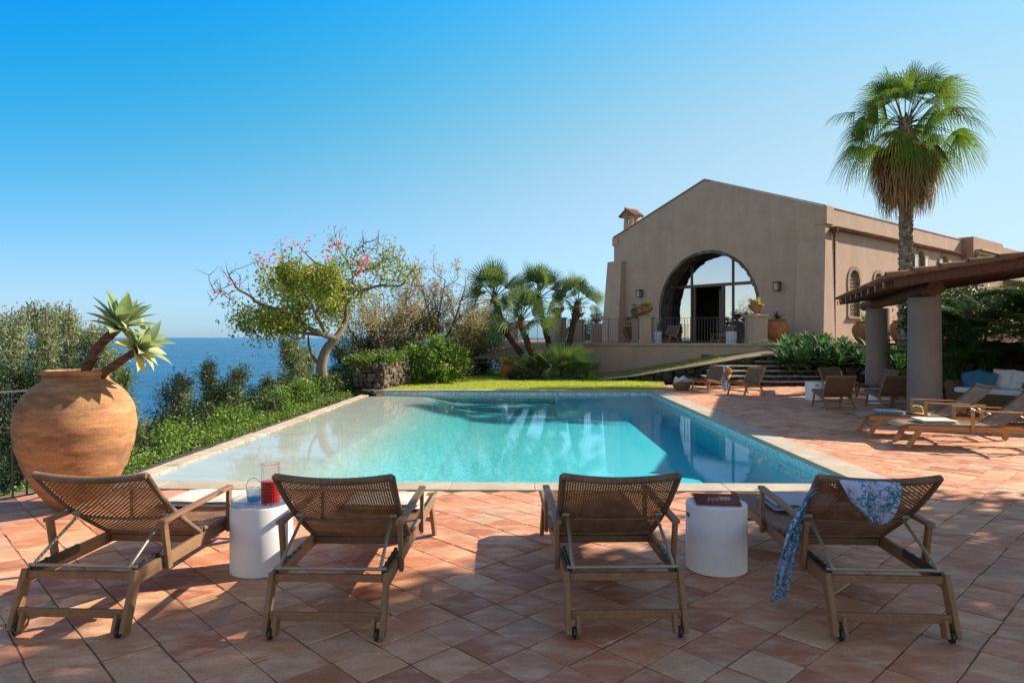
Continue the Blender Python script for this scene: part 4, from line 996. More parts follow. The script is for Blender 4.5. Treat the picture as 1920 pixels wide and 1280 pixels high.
# book lying face down
t = thing('book', 'worn red hardback book lying open face down on the drum table', 'book', (1.462, 4.92, H1+.001), R(83))
def bookside(s, nm):
    g = G(); n = 10; V = []
    for q in np.linspace(0, 1, n):
        x = s*q*.17; z = .040*(1-q)**1.1+.004
        for y in (-.155, .155): V.append((x, y, z+.006))
    g.add(V, [[2*i, 2*i+1, 2*i+3, 2*i+2] for i in range(n-1)]); o = g.build(nm, M['book'], t, smooth=True, solid=.004)
    g = G()
    Vt = [(s*q*.16, y, .040*(1-q)**1.1+.006) for q in np.linspace(0, 1, n) for y in (-.147, .147)]; Vb = [(x, y, max(.001, z-.017*(1-abs(x)/.16*.4))) for x, y, z in Vt]; V = Vt+Vb; m_ = 2*n
    F = [[2*i, 2*i+1, 2*i+3, 2*i+2] for i in range(n-1)]+[[m_+2*i, m_+2*i+2, m_+2*i+3, m_+2*i+1] for i in range(n-1)]+[[2*i, 2*i+2, m_+2*i+2, m_+2*i] for i in range(n-1)]+[[2*i+1, m_+2*i+1, m_+2*i+3, 2*i+3] for i in range(n-1)]
    F += [[2*n-2, 2*n-1, m_+2*n-1, m_+2*n-2]]; g.add(V, F); g.build('pages', M['paper'], t); return o
bk_ = bookside(-1, 'cover'); bookside(1, 'cover')
g = G(); 
def zz_(x): return .040*(1-abs(x)/.17)**1.1+.0135
def mark(x0, x1, y0, y1):
    g.add([(x0, y0, zz_(x0)), (x1, y0, zz_(x1)), (x1, y1, zz_(x1)), (x0, y1, zz_(x0))], [[0, 1, 2, 3]])
mark(-.10, -.05, -.095, -.02)
for k in range(9): x = -.055-.014*(k % 3); mark(x-.05+.02*((k*7) % 5)/5, x+.004, -.012+k*.009, -.006+k*.009)
g.build('faded_print', M['gold'], bk_)

# ================================================================ LOW WOVEN CHAIRS
def lowchair(wood, cane, name, label):
    """faces -y; seat about .36 high at the front, back reclined"""
    t = thing(name, label, 'lounge chair')
    for s in (-1, 1):
        x = s*.325
        g = G(); beam(g, (x, -.42, 0), (x, -.30, .34), .032, .05, up=(0, 1, 0)); g.build('leg', wood, t, bev=.005)
        g = G(); beam(g, (x, .36, 0), (x, .14, .29), .032, .05, up=(0, 1, 0)); g.build('leg', wood, t, bev=.005)
        g = G(); beam(g, (x, -.44, .375), (x, .20, .235), .034, .05); g.build('side_rail', wood, t, bev=.005)
        g = G(); beam(g, (x*.96, .10, .22), (x*.96, .40, .76), .03, .045, up=(0, 1, 0)); g.build('back_post', wood, t, bev=.005)
    g = G(); beam(g, (-.32, -.36, .12), (.32, -.36, .12), .03, .035); beam(g, (-.32, .28, .12), (.32, .28, .12), .03, .035); g.build('stretcher', wood, t, bev=.004)
    g = G(); beam(g, (-.33, .395, .755), (.33, .395, .755), .035, .04); g.build('top_rail', wood, t, bev=.005)
    def panel(a, b_, w_, sag, nm):
        g = G(); nu, nv = 12, 10; V = []
        for v_ in np.linspace(0, 1, nv):
            for u_ in np.linspace(-1, 1, nu):
                p = np.array(a)+(np.array(b_)-np.array(a))*v_; dd = nrm(np.array(b_)-np.array(a)); n_ = np.array((0, -dd[2], dd[1])); n_ = n_ if n_[2] > 0 else -n_
                p = p-n_*sag*(1-u_*u_)*math.sin(math.pi*min(1, v_+.1)); V.append((u_*w_, p[1], p[2]))
        idx = np.arange(nu*nv).reshape(nv, nu); g.add(V, np.stack([idx[:-1, :-1], idx[:-1, 1:], idx[1:, 1:], idx[1:, :-1]], -1).reshape(-1, 4)); g.build(nm, cane, t, smooth=True, solid=.022)
    panel((0, -.43, .405), (0, .17, .285), .325, .02, 'seat'); panel((0, .145, .30), (0, .385, .735), .325, .015, 'backrest')
    return t
# cane panel: woven look with a real alternating bump
m, t_, b = nodes('cane_panel'); v = coord(t_, (1, 1, 1), (0, 0, 0))
wv1 = N(t_, 'ShaderNodeTexWave'); wv1.bands_direction = 'X'; wv1.inputs['Scale'].default_value = 22; t_.links.new(v, wv1.inputs[0])
wv2 = N(t_, 'ShaderNodeTexWave'); wv2.bands_direction = 'DIAGONAL'; wv2.inputs['Scale'].default_value = 20; t_.links.new(v, wv2.inputs[0])
h_ = mix(t_, 1.0, wv1.outputs[0], wv2.outputs[0], 'MULTIPLY')
c_ = mix(t_, h_, (.10, .052, .028), ramp(t_, noise(t_, v, 9), [(.3, (.27, .15, .08)), (.7, (.40, .245, .14))])); t_.links.new(c_, b.inputs['Base Color']); b.inputs['Roughness'].default_value = .6
bump(t_, b, h_, .8, .006); M['canepanel'] = m
CG = 'low woven lounge chairs'
C0 = lowchair(M['teak'], M['canepanel'], 'lounge_chair', 'low woven chair facing the pool beside the towel basket'); C0['group'] = CG
def faceang(fx, fy): return math.atan2(fx, -fy)          # local -y looks along (fx,fy)
def setc(o, x, y, a, z=0): o.location = (x, y, z); o.rotation_euler.z = a
setc(C0, 5.98, 20.7, faceang(-.86, -.50))
C1 = dup(C0, (6.75, 19.6, 0), faceang(-.90, -.42), 'low woven chair facing the pool, right of the chair draped with a hat', CG)
CW = lowchair(M['teakdark'], M['canepanel'], 'lounge_chair', 'low woven chair with its back to the pool beside the green tray'); CW['group'] = CG
setc(CW, 7.50, 15.9, faceang(.03, 1))
dup(CW, (8.78, 15.9, 0), faceang(-.04, 1), 'low woven chair with its back to the camera, nearest the front column', CG)
dup(CW, (9.15, 19.2, 0), faceang(.12, -1), 'low woven chair facing the camera behind the chair with the green tray', CG)
dup(CW, (9.75, 18.2, 0), faceang(-1, -.1), 'low woven chair turned sideways in front of the rear column', CG)
TG = 'low woven chairs up on the terrace'
dup(C0, (6.95, 30.3, TZ), faceang(-.75, -.6), 'woven chair on the raised terrace right of the left white table', TG)
dup(C0, (9.25, 29.9, TZ), faceang(-.95, -.2), 'woven chair on the raised terrace left of the right white table', TG)
dup(C0, (10.35, 29.2, TZ), faceang(-.95, -.1), 'woven chair on the raised terrace right of the right white table', TG)
dup(C0, (5.65, 31.2, TZ), faceang(.8, .3), 'woven chair on the raised terrace half hidden by the left pier', TG)
drum('white drum table on the raised terrace behind the left pier', (6.35, 30.1, TZ), .24, .50, 'white drum tables on the terrace')
drum('white drum table on the raised terrace between two chairs', (9.3, 28.95, TZ), .22, .50, 'white drum tables on the terrace')

# hat and scarf hung on the first chair's back; basket of rolled towels
hp = np.array((6.23, 20.47, .86)); straw_hat('straw hat hung on the back of the low chair near the basket', (6.42, 20.32, .62), (R(70), R(8), R(40)))
g = G(); cl = []
n = 12; V = []
for k, z in enumerate(np.linspace(.80, .06, 14)):
    for u_ in np.linspace(-1, 1, n): V.append((u_*(.13-.03*math.sin(k*.5)), .02*math.sin(u_*9+k*.4)-.02*(k/13)+.03, z))
idx = np.arange(14*n).reshape(14, n); g.add(V, np.stack([idx[:-1, :-1], idx[:-1, 1:], idx[1:, 1:], idx[1:, :-1]], -1).reshape(-1, 4))
g.build('scarf', M['scarf'], None, smooth=True, solid=.003, loc=(6.36, 20.28, 0), rz=R(35), label='white and blue patterned scarf hanging from the low chair beside the hat', cat='scarf')
t = thing('basket', 'round woven basket at the pool corner filled with rolled towels', 'basket', (5.27, 21.2, 0))
g = G(); lathe(g, [(0, .01), (.2, .01), (.27, .12), (.28, .2), (.25, .27), (.235, .27), (.26, .2), (.25, .12), (.18, .03), (0, .03)], 36); g.V[0] *= (1, .8, 1); g.build('basket_body', MAT('basket_weave', (.36, .23, .11), (.20, .12, .055), 26, .9, 1, 90, .02, .1, stretch=(1, 1, 3), fine=.4), t, smooth=50)
for k, (x, y, z, a, ln) in enumerate(((-.1, -.05, .30, 20, .16), (.08, -.09, .28, -80, .2), (.0, .08, .33, 50, .18), (.14, .06, .33, 100, .17), (-.16, .06, .31, 75, .15), (.19, -.02, .27, 10, .14))):
    g = G(); a = R(a); d = np.array((math.cos(a), math.sin(a), .25))*ln; c = np.array((x, y, z)); pts = [c-d, c+d]
    tube(g, pts, .062, 14)
    for r_ in (.045, .028): tube(g, [c-d*1.02, c+d*1.02], r_, 12)
    g.build('rolled_towel', M['towelgrey'] if k % 2 else M['towel'], None, smooth=40, loc=(5.27, 21.2, 0), label=['cream rolled towel', 'grey rolled towel'][k % 2]+' in the basket at the pool corner'+['', '']  [k % 2], cat='towel', group=['cream rolled towels', 'grey rolled towels'][k % 2])

# ================================================================ PERGOLA
EA = nrm((446, 1280)); ER = np.array((EA[1], -EA[0]))       # along the eave (away), and to its right (up the slope)
P0 = np.array((7.5, 13.4)); zE = 2.72
def pg(a, r_, z): p = P0+EA*a+ER*r_; return np.array((p[0], p[1], z))
A1 = 8.0; RL = 6.0; CUT = 1.8; RS = 2.8; SL = math.tan(R(8.5))  # near right corner cut back, out of view, to shape the roof's shadow
for nm, c, lab in ((0, (8.97, 14.85), 'thick round rendered column at the front of the tiled pergola'), (1, (10.98, 20.5), 'round rendered column further back under the tiled pergola')):
    g = G(); lathe(g, [(.345, -.01), (.335, .6), (.325, 1.6), (.315, 2.50), (.0, 2.51)], 40, (0, 0, 0)); g.build('column', M['column'], None, smooth=40, loc=(*c, 0), label=lab, cat='column', group='columns of the pergola')
g = G()
r0 = 1.02
a = np.linspace(-.15, 9.0, 24); rr = .155+.012*np.sin(a*2.1); ctr = [np.array((8.97, 14.85, 2.655))+np.array((EA[0], EA[1], .0))*(q-.85)+np.array((0, 0, .02*math.sin(q))) for q in a]
pr = thing('pergola', 'low tiled pergola roof on dark timber beams over the seating corner', 'pergola')
tube(g, ctr, rr, 20); g.build('log_beam', M['beamwood'], pr, smooth=50)
g = G()
def zr(r_): return zE+r_*SL
beam(g, pg(.04, -.0, zr(0)-.0), pg(.04, RS, zr(RS)), .07, .20); g.build('barge_board', M['beamwood'], pr, bev=.008)
g = G(); beam(g, pg(.10, .02, zr(0)+.10), pg(.10, RS, zr(RS)+.10), .2, .05); g.build('barge_board', M['beamwood'], pr, bev=.006)
for q in np.arange(.5, A1, .62):
    e_ = RS if q < CUT else RL; g = G(); beam(g, pg(q, -.08, zr(-.08)-.02), pg(q, e_, zr(e_)-.02), .08, .12); g.build('rafter', M['beamwood'], pr, bev=.006)
g = G()
for a_0, r_0, r_1 in ((-.02, -.1, RS), (CUT, RS+.002, RL)):
    V = []
    for dz in (.05, .075): V += [pg(a_0, r_0, zr(r_0)+dz), pg(A1, r_0, zr(r_0)+dz), pg(A1, r_1, zr(r_1)+dz), pg(a_0, r_1, zr(r_1)+dz)]
    g.add(V, BOXF)
g.build('roof_boards', M['beamwood'], pr)
def tileprof(n=7, r=.085): a_ = np.linspace(0, math.pi, n); return np.cos(a_)*r, np.sin(a_)*r*.75
g = G(); cxp, czp = tileprof()
q = .02; row = 0
while q < A1:
    r_ = -.2
    while r_ < (RS-.1 if q < CUT else RL):
        Lr = .42; jz = rng.uniform(0, .012); V = []; tw = rng.uniform(-.01, .01)
        for e_, (rr_, k_) in enumerate(((r_, 1.0), (r_+Lr, .8))):
            for x_, z_ in zip(cxp, czp): V.append(pg(q+x_*k_+tw*e_, rr_, zr(rr_)+.085+z_*k_+jz+(.018 if e_ == 0 else 0)))
        V2 = [p-np.array((0, 0, .014)) for p in V]
        g.add(V+V2, [[i, i+1, 8+i, 7+i] for i in range(6)]+[[14+i, 21+i, 22+i, 15+i] for i in range(6)]+[[i, 14+i, 15+i, i+1] for i in range(6)]); r_ += Lr*.86
    q += .205
rf = g.build('roof_tile_rows', M['rooftile'], pr, smooth=40)
g = G(); r_ = -.15                                          # verge cap tiles along the near edge, overlapping
while r_ < RS-.2:
    V = []
    for e_, k_ in ((0, 1.12), (1, .92)):
        rr_ = r_+e_*.55
        for x_, z_ in zip(*tileprof(9, .115)): V.append(pg(.03+x_*k_, rr_, zr(rr_)+.11+z_*k_+(.03 if e_ == 0 else 0)))
    V2 = [p-np.array((0, 0, .016)) for p in V]
    g.add(V+V2, [[i, i+1, 10+i, 9+i] for i in range(8)]+[[i, 18+i, 19+i, i+1] for i in range(8)]+[[18+i, 27+i, 28+i, 19+i] for i in range(8)]); r_ += .47
g.build('verge_tiles', M['rooftile'], pr, smooth=40)
g = G()
for q in np.arange(.35, A1, .95): g = G(); beam(g, pg(q, -.13, zr(-.1)+.05), pg(q, -.13, zr(-.1)-.08), .02, .03); g.build('eave_hook', M['metal'], pr)

# ================================================================ SOFA AND CUSHIONS
SO = (11.25, 15.65, 0); sz = R(-62)
so = thing('wicker_sofa', 'wicker sofa with white seat cushion and rolled arms in the shade of the pergola', 'sofa', SO, sz)
WM = MAT('sofa_wicker', (.24, .15, .085), (.14, .085, .05), 20, .8, 1, 140, .01, .2, stretch=(1, 1, 3), fine=.4)
g = G(); box(g, -.95, .95, -.42, .42, .04, .34); g.build('base', WM, so, bev=.03)
g = G(); box(g, -.95, .95, .30, .46, .34, .74); g.build('backrest', WM, so, bev=.05)
for s in (-1, 1):
    g = G(); tube(g, [(s*.95, -.42, .50), (s*.95, .42, .50)], .13, 20); box(g, s*.95-.09, s*.95+.09, -.40, .40, .04, .5); g.build('armrest', WM, so, smooth=40)
def pillow(g, w_, h_, d_, n=12):
    X_, Y_ = np.meshgrid(np.linspace(-1, 1, n), np.linspace(-1, 1, n)); e_ = np.clip((1-np.abs(X_)**2.6)*(1-np.abs(Y_)**2.6), 0, 1)**.45
    pin = 1-.08*(X_**2*Y_**2)*0-.07*((1-X_**2)+(1-Y_**2))*.5
    idx = np.arange(n*n).reshape(n, n); q = np.stack([idx[:-1, :-1], idx[:-1, 1:], idx[1:, 1:], idx[1:, :-1]], -1).reshape(-1, 4)
    for s in (-1, 1): g.add(np.stack([X_*w_/2*pin, s*e_*d_/2, Y_*h_/2*pin], -1).reshape(-1, 3), q if s < 0 else q[:, ::-1])
g = G(); box(g, -.84, .84, -.45, .28, .34, .47); g.build('seat_cushion', M['cushion'], so, bev=.045, smooth=True)
for x, y, z, mt, lab, ry, rx in ((.74, -.02, .66, 'cushion', 'white scatter cushion at the arm of the wicker sofa nearest the camera', 12, -20), (.34, .12, .66, 'cushion', 'white scatter cushion against the middle of the wicker sofa back', 5, -18), (-.66, -.02, .64, 'blue', 'blue scatter cushion at the far left end of the wicker sofa', -15, -24), (-.36, -.05, .63, 'blue', 'blue scatter cushion in front of the white cushions on the wicker sofa', 10, -24), (-.08, .17, .68, 'cushion', 'white scatter cushion behind the blue ones on the wicker sofa', 0, -15)):
    g = G(); pillow(g, .46, .46, .16); c_, s_ = math.cos(sz), math.sin(sz)
    o = g.build('cushion', M[mt], None, smooth=True, loc=(SO[0]+x*c_-y*s_, SO[1]+x*s_+y*c_, z), label=lab, cat='cushion'); o.rotation_euler = (R(rx), R(ry), sz)

# ================================================================ RAILINGS AND PIERS
def railing(label, path, z0, h, step=.115, post=1.2, rr=.008, top=.02, group=None):
    t = thing('iron_railing', label, 'railing', group=group)
    path = np.array(path, float); seg = np.linalg.norm(np.diff(path, axis=0), axis=1); s = np.concatenate([[0], np.cumsum(seg)])
    def at(q): return np.array([np.interp(q, s, path[:, 0]), np.interp(q, s, path[:, 1])])
    g = G(); pp = [np.array((*at(q), z0+h)) for q in np.linspace(0, s[-1], max(2, int(s[-1]/.5)+2))]
    for a, b2 in zip(pp[:-1], pp[1:]): beam(g, a, b2, top*1.8, top*.7)
    g.build('top_rail', M['rail'], t)
    g = G()
    for a, b2 in zip(pp[:-1], pp[1:]): beam(g, a-(0, 0, h-.09), b2-(0, 0, h-.09), top*1.2, top*.6)
    g.build('bottom_rail', M['rail'], t)
    for q in np.arange(step/2, s[-1], step)[:95]:
        g = G(); p = at(q); tube(g, [(*p, z0+.085), (*p, z0+h)], rr, 6); g.build('baluster', M['rail'], t)
    for q in np.arange(0, s[-1]+.01, s[-1]/max(1, round(s[-1]/post))):
        g = G(); p = at(q); tube(g, [(*p, z0), (*p, z0+h)], rr*1.7, 8); g.build('post', M['rail'], t)
    return t
def pier(px, w_, h_, label, cap=True, back=0):
    p, n_ = along(px); p = p-n_*(w_/2-.05+back); ang = math.atan2(-n_[0], n_[1])+math.pi
    t = thing('pier', label, 'pier', (p[0], p[1], TZ), ang, 'rendered piers of the terrace railing')
    g = G(); box(g, -w_/2, w_/2, -w_/2, w_/2, .0, h_); g.build('shaft', M['plaster'], t, bev=.01)
    g = G(); box(g, -w_/2-.04, w_/2+.04, -w_/2-.04, w_/2+.04, h_, h_+.07); g.build('cap', M['coping'], t, bev=.012)
    g = G(); box(g, -w_/2-.03, w_/2+.03, -w_/2-.03, w_/2+.03, .0, .14); g.build('plinth', M['coping'], t, bev=.01)
    return (p[0], p[1], TZ+h_+.07)
pA = pier(1425, .62, 1.08, 'rendered pier at the right end of the terrace railing carrying a yellow plant')
pB = pier(1210, .5, 1.08, 'rendered pier left of the terrace chairs carrying a yellow plant')
pC = pier(1174, .44, 1.0, 'rendered pier set back behind the railing left of the arched window', back=1.6)
pD = pier(1037, .6, 1.12, 'rendered pier behind the small palms carrying an urn')
pE = pier(1060, .45, 1.0, 'narrow rendered pier behind the small palms carrying a low bowl', back=.6)
pF = pier(955, .5, 1.0, 'rendered pier at the far left end of the terrace')
def rpath(p0, p1, n=8): return [tuple((lambda r_: r_[0]-r_[1]*.1)(along(q))) for q in np.linspace(p0, p1, n)]
railing('iron railing in front of the arched window between two piers', rpath(1223, 1409), TZ+.012, 1.05, group='railings of the raised terrace')
railing('iron railing on the terrace between the palms and the left pier', rpath(1049, 1197), TZ+.012, 1.05, group='railings of the raised terrace')
railing('iron railing at the far left of the terrace behind the palms', rpath(962, 1025), TZ+.012, 1.05, group='railings of the raised terrace')
rl = railing('dark iron railing on the terrace edge behind the giant jar', [(-4.72, 7.55), (-4.745, 6.85), (-4.98, 6.42), (-5.12, 6.1)], 0, 1.12, .125, 1.1, .010, .022)
p = thing('stone_stair_block', 'small pale stone block at the right end of the terrace wall', 'stone block', (10.95, 27.2, 1.05)); g = G(); box(g, -.35, .35, -.3, .3, 0, .3); box(g, -.05, .45, -.45, -.31, -.1, .16); g.build('block', M['coping'], p, bev=.02)
for q_ in (3.0, 7.4):                          # posts that carry the far side of the roof
    g = G(); b_ = pg(q_, 5.5, 0); tube(g, [(b_[0], b_[1], 0), (b_[0], b_[1], zr(5.5)-.05)], .14, 16); g.build('support_post', M['beamwood'], pr, smooth=50)
# ================================================================ POTS AND PLANTS
JX, JY = -4.25, 6.66
g = G(); prof = spline([(.0, .0), (.185, .0), (.215, .02), (.325, .16), (.42, .33), (.49, .515), (.53, .70), (.537, .83), (.515, .96), (.465, 1.07), (.395, 1.15), (.325, 1.205), (.292, 1.24), (.285, 1.268), (.300, 1.282), (.306, 1.30), (.302, 1.322), (.28, 1.328), (.265, 1.31), (.255, 1.22), (.0, 1.20)], 90)
prof[:, 0] = np.clip(prof[:, 0], 0, None); prof[:, 0] *= .97
jar = thing('terracotta_jar', 'giant round weathered terracotta jar on the paving beside the iron railing', 'jar', (JX, JY, 0))
lathe(g, prof, 72); g.V[0][:, :2] *= (1+.006*np.sin(g.V[0][:, 2:3]*34)); g.build('jar_body', M['jar'], jar, smooth=70)
g = G(); lathe(g, [(0, 1.262), (.255, 1.25)], 30); g.build('soil', M['soil'], jar)

def agave_leaf(g, base, az, el, L, W, curl=.5, rnd=.5, nl=9):
    """broad, pointed, slightly channelled leaf"""
    s = np.linspace(0, 1, nl); h = np.array((math.cos(az), math.sin(az), 0)); up = np.array((0, 0, 1.)); e = el-curl*s**1.5
    step = L/(nl-1); p = np.array(base, float); pts = []; nn = []
    for i in range(nl):
        pts.append(p.copy()); d = h*math.cos(e[i])+up*math.sin(e[i]); nn.append(-h*math.sin(e[i])+up*math.cos(e[i])); p = p+d*step
    pts = np.array(pts); nn = np.array(nn); side = np.array((-h[1], h[0], 0))
    w = W*np.sin(np.pi*np.clip(s**.92*.93+.07, 0, 1))**.85*(1-.45*s**4); w[0] = W*.5; w[-1] = .002
    V = []
    for k, c, dz in ((-1, 1, .16), (-.5, 1, .05), (0, 0, 0), (.5, 1, .05), (1, 1, .16)): V.append(pts+side*(w*k/2)[:, None]+nn*(w*dz)[:, None])
    V = np.concatenate(V); F = []
    for q in range(4):
        for i in range(nl-1): F.append([q*nl+i, (q+1)*nl+i, (q+1)*nl+i+1, q*nl+i+1])
    g.add(V, F, rnd)
def rosette(g, c, n, L, W, tilt=(0, 0), rnd=None, e0=1.35, e1=-.1, curl=.6):
    for k in range(n):
        f = k/(n-1); az = k*2.39996+rng.normal(0, .12); el = e0+(e1-e0)*f**.9+rng.normal(0, .06)
        l = L*(.72+.28*math.sin(math.pi*min(1, f*.8+.25)))*rng.uniform(.9, 1.08)
        g2 = G(); agave_leaf(g2, (0, 0, 0), az, el, l, W*rng.uniform(.85, 1.1), curl*rng.uniform(.6, 1.2), 0)
        V = g2.V[0]; a, b2 = tilt; Rm = np.array(Matrix.Rotation(b2, 3, 'Z') @ Matrix.Rotation(a, 3, 'Y') @ Matrix.Rotation(-b2, 3, 'Z'))
        hgt = -.10*f*L
        g.add((V+np.array((0, 0, hgt)))@Rm.T+np.array(c), g2.F[0], rng.random() if rnd is None else rnd(f))
t = thing('agave_plant', 'pale green agave with two bare leaning stems growing out of the giant jar', 'plant', (JX, JY, 1.25))
s1 = spline([(.10, 0, -.05), (.13, -.02, .12), (.24, -.03, .31), (.43, -.05, .48)], 14)
s2 = spline([(.20, 0, -.05), (.28, -.02, .05), (.43, -.03, .15), (.61, -.04, .27)], 14)
g = G(); tube(g, s1, np.linspace(.055, .042, 14)*(1+.05*np.sin(np.arange(14)*2.4)), 12); g.build('stem', M['agavestem'], t, smooth=60)
g = G(); tube(g, s2, np.linspace(.046, .036, 14)*(1+.05*np.sin(np.arange(14)*2.2)), 12); g.build('stem', M['agavestem'], t, smooth=60)
g = G(); rosette(g, s1[-1]+(.01, 0, .03), 26, .40, .135, (.42, 0), lambda f: .05+.5*f*rng.random(), 1.4, .0, .35); g.build('leaf_rosette', M['agavebig'], t, smooth=True)
g = G(); rosette(g, s2[-1]+(.01, 0, .02), 22, .35, .115, (.95, 0), lambda f: .25+.7*f, 1.35, -.15, .5); g.build('leaf_rosette', M['agavebig'], t, smooth=True)
g = G()
for k in range(5): rosette(g, (rng.uniform(-.24, .0), rng.uniform(-.2, .1), .0), 9, .09, .035, (0, 0), lambda f: .2, 1.3, .2)
g.build('small_offsets', M['agave'], t, smooth=True)

# terracotta pots
URN = [(0, 0), (.15, 0), (.16, .03), (.09, .07), (.07, .11), (.14, .16), (.24, .25), (.27, .34), (.30, .36), (.30, .40), (.26, .40), (.24, .36), (0, .34)]
BOWL = [(0, 0), (.10, 0), (.11, .04), (.08, .07), (.2, .14), (.29, .24), (.31, .27), (.31, .30), (.27, .30), (0, .27)]
BIGJ = [(0, 0), (.22, 0), (.24, .05), (.40, .28), (.50, .52), (.50, .72), (.40, .88), (.33, .93), (.38, 1.0), (.34, 1.0), (.30, .93), (0, .92)]
def pot(prof, loc, label, scale, leafmat, kind, cat='potted plant', group=None, name='potted_plant'):
    t = thing(name, label, cat, loc, group=group); g = G(); pr_ = np.array(prof)*scale; lathe(g, spline(pr_, len(pr_)*3).clip(0), 28); g.build('pot', M['terracotta'], t, smooth=50)
    top = pr_[-1][1]; g = G(); r_ = pr_[-3][0]
    if kind == 'yellow':
        for k in range(30):
            a = rng.random()*6.28; l = rng.uniform(.12, .38); b_ = np.array((rng.uniform(-.6, .6)*r_, rng.uniform(-.6, .6)*r_, top)); d = nrm((math.cos(a)*.6, math.sin(a)*.6, 1)); 
            for q in np.arange(.25, 1, .12): agave_leaf(g, b_+d*l*q, rng.random()*6.28, .5, .13, .05, .2, rng.random(), 4)
    elif kind == 'spiky': rosette(g, (0, 0, top), 34, .34*scale*1.6, .045, (0, 0), None, 1.5, .1, .5)
    else:
        c_, L_, cl = crown([(0, 0, top+.14*scale, r_*1.15, r_*1.15, .24*scale)], 34, 14, .05); leaves(g, L_, .075, .45, cl)
    g.build('plant', leafmat, t); return t
UG = 'terracotta urns on the terrace piers'
pot(URN, pA, 'terracotta urn with a yellow succulent on the right terrace pier', 1.05, M['yellow'], 'yellow', group=UG)
pot(URN, pB, 'terracotta urn with a yellow succulent on the pier left of the terrace chairs', 1.0, M['yellow'], 'yellow', group=UG)
pot(BOWL, pC, 'terracotta bowl with a small green plant on the set back pier', 1.05, M['agave'], 'leafy', group=UG)
pot(URN, pD, 'dark terracotta urn with a leafy plant on the pier behind the palms', 1.05, M['dark'], 'leafy', group=UG)
pot(BOWL, (pE[0], pE[1], pE[2]), 'low terracotta bowl on the narrow pier behind the palms', 1.0, M['dark'], 'leafy', group=UG)
pr_ = P(1118, 0, 33); pot(BOWL, (pr_[0], 33, TZ+.9), 'small terracotta pot behind the terrace railing left of the villa', .8, M['agave'], 'leafy', group=UG)
g = G(); box(g, -.25, .25, -.25, .25, 0, .9); g.build('pier', M['plaster'], None, bev=.02, loc=(pr_[0], 33, TZ), label='low rendered block behind the railing carrying a small pot', cat='pier')
def jarat(px, Y, z, sc_, label, kind='leafy', mt='cham'):
    q = P(px, 0, Y); return pot(BIGJ, (q[0], Y, z), label, sc_, M[mt], kind, 'potted plant', 'big terracotta jars around the villa')
jarat(1457, 28.6, TZ, 1.0, 'big terracotta jar with a dark shrub by the villa wall right of the last pier', 'spiky', 'dark')
jarat(1187, 31.8, TZ, .95, 'big terracotta jar behind the railing left of the arched window')
jarat(1622, 27.5, 1.33, .95, 'big terracotta jar with a spiky plant against the villa side wall near the rear column', 'spiky', 'cham')
jarat(1690, 28.8, 1.38, .95, 'big terracotta jar seen between the two pergola columns', 'spiky', 'cham')
jarat(951, 27.8, 0, .55, 'small pale terracotta jar with yellow flowers at the back of the lawn', 'yellow', 'yellow')
t = pot([(0, 0), (.30, 0), (.33, .05), (.42, .42), (.46, .46), (.46, .52), (.42, .52), (.40, .48), (0, .46)], (10.95, 13.9, 0), 'large terracotta tub with a tall feathery palm behind the teak loungers', 1.0, M['kentia'], 'leafy')

# ---- agave bed
def agavebush(n, L, W):
    g = G(); rosette(g, (0, 0, .0), n, L, W, (rng.uniform(-.1, .1), rng.random()*3), lambda f: rng.random()*.7+.2*(1-f), 1.45, -.25, .75); return g
protos = []
for k in range(3): protos.append(agavebush(28, .70, .185))
AGL = []
spots = []
for k in range(60):
    u_ = rng.random(); v_ = rng.random(); px = 1462+u_*170; Y = 23.6+v_*2.9+u_*(-.3)
    spots.append((px, Y))
sel = []
for px, Y in spots:
    q = P(px, 0, Y)
    if all((q[0]-a)**2+(Y-b2)**2 > .17 for a, b2 in sel): sel.append((q[0], Y))
for px, Y in ((1650, 22.6), (1664, 23.3), (1640, 23.8), (1682, 22.4), (1700, 22.9), (1672, 24.2)): sel.append((P(px, 0, Y)[0], Y))
me0 = []
for k, (x, y) in enumerate(sel):
    zb = .70+(y-23.4)*.24; lab = 'green agave rosette in the dense bed beside the stone steps' if x < 12.6 else 'green agave rosette seen between the pergola columns'
    if k < 3:
        o = protos[k].build('agave', M['agave'], None, smooth=True, loc=(x, y, zb), rz=rng.random()*6, label=lab, cat='agave'); me0.append(o)
    else:
        o = me0[k % 3].copy(); COL.objects.link(o); o.location = (x, y, zb); o.rotation_euler = (rng.uniform(-.2, .2)-.15, rng.uniform(-.2, .2), rng.random()*6.28); s_ = rng.uniform(.8, 1.15); o.scale = (s_,)*3
    o['label'] = lab; o['category'] = 'agave'; o['group'] = 'agaves in the bed beside the steps' if x < 12.6 else 'agaves seen between the columns'

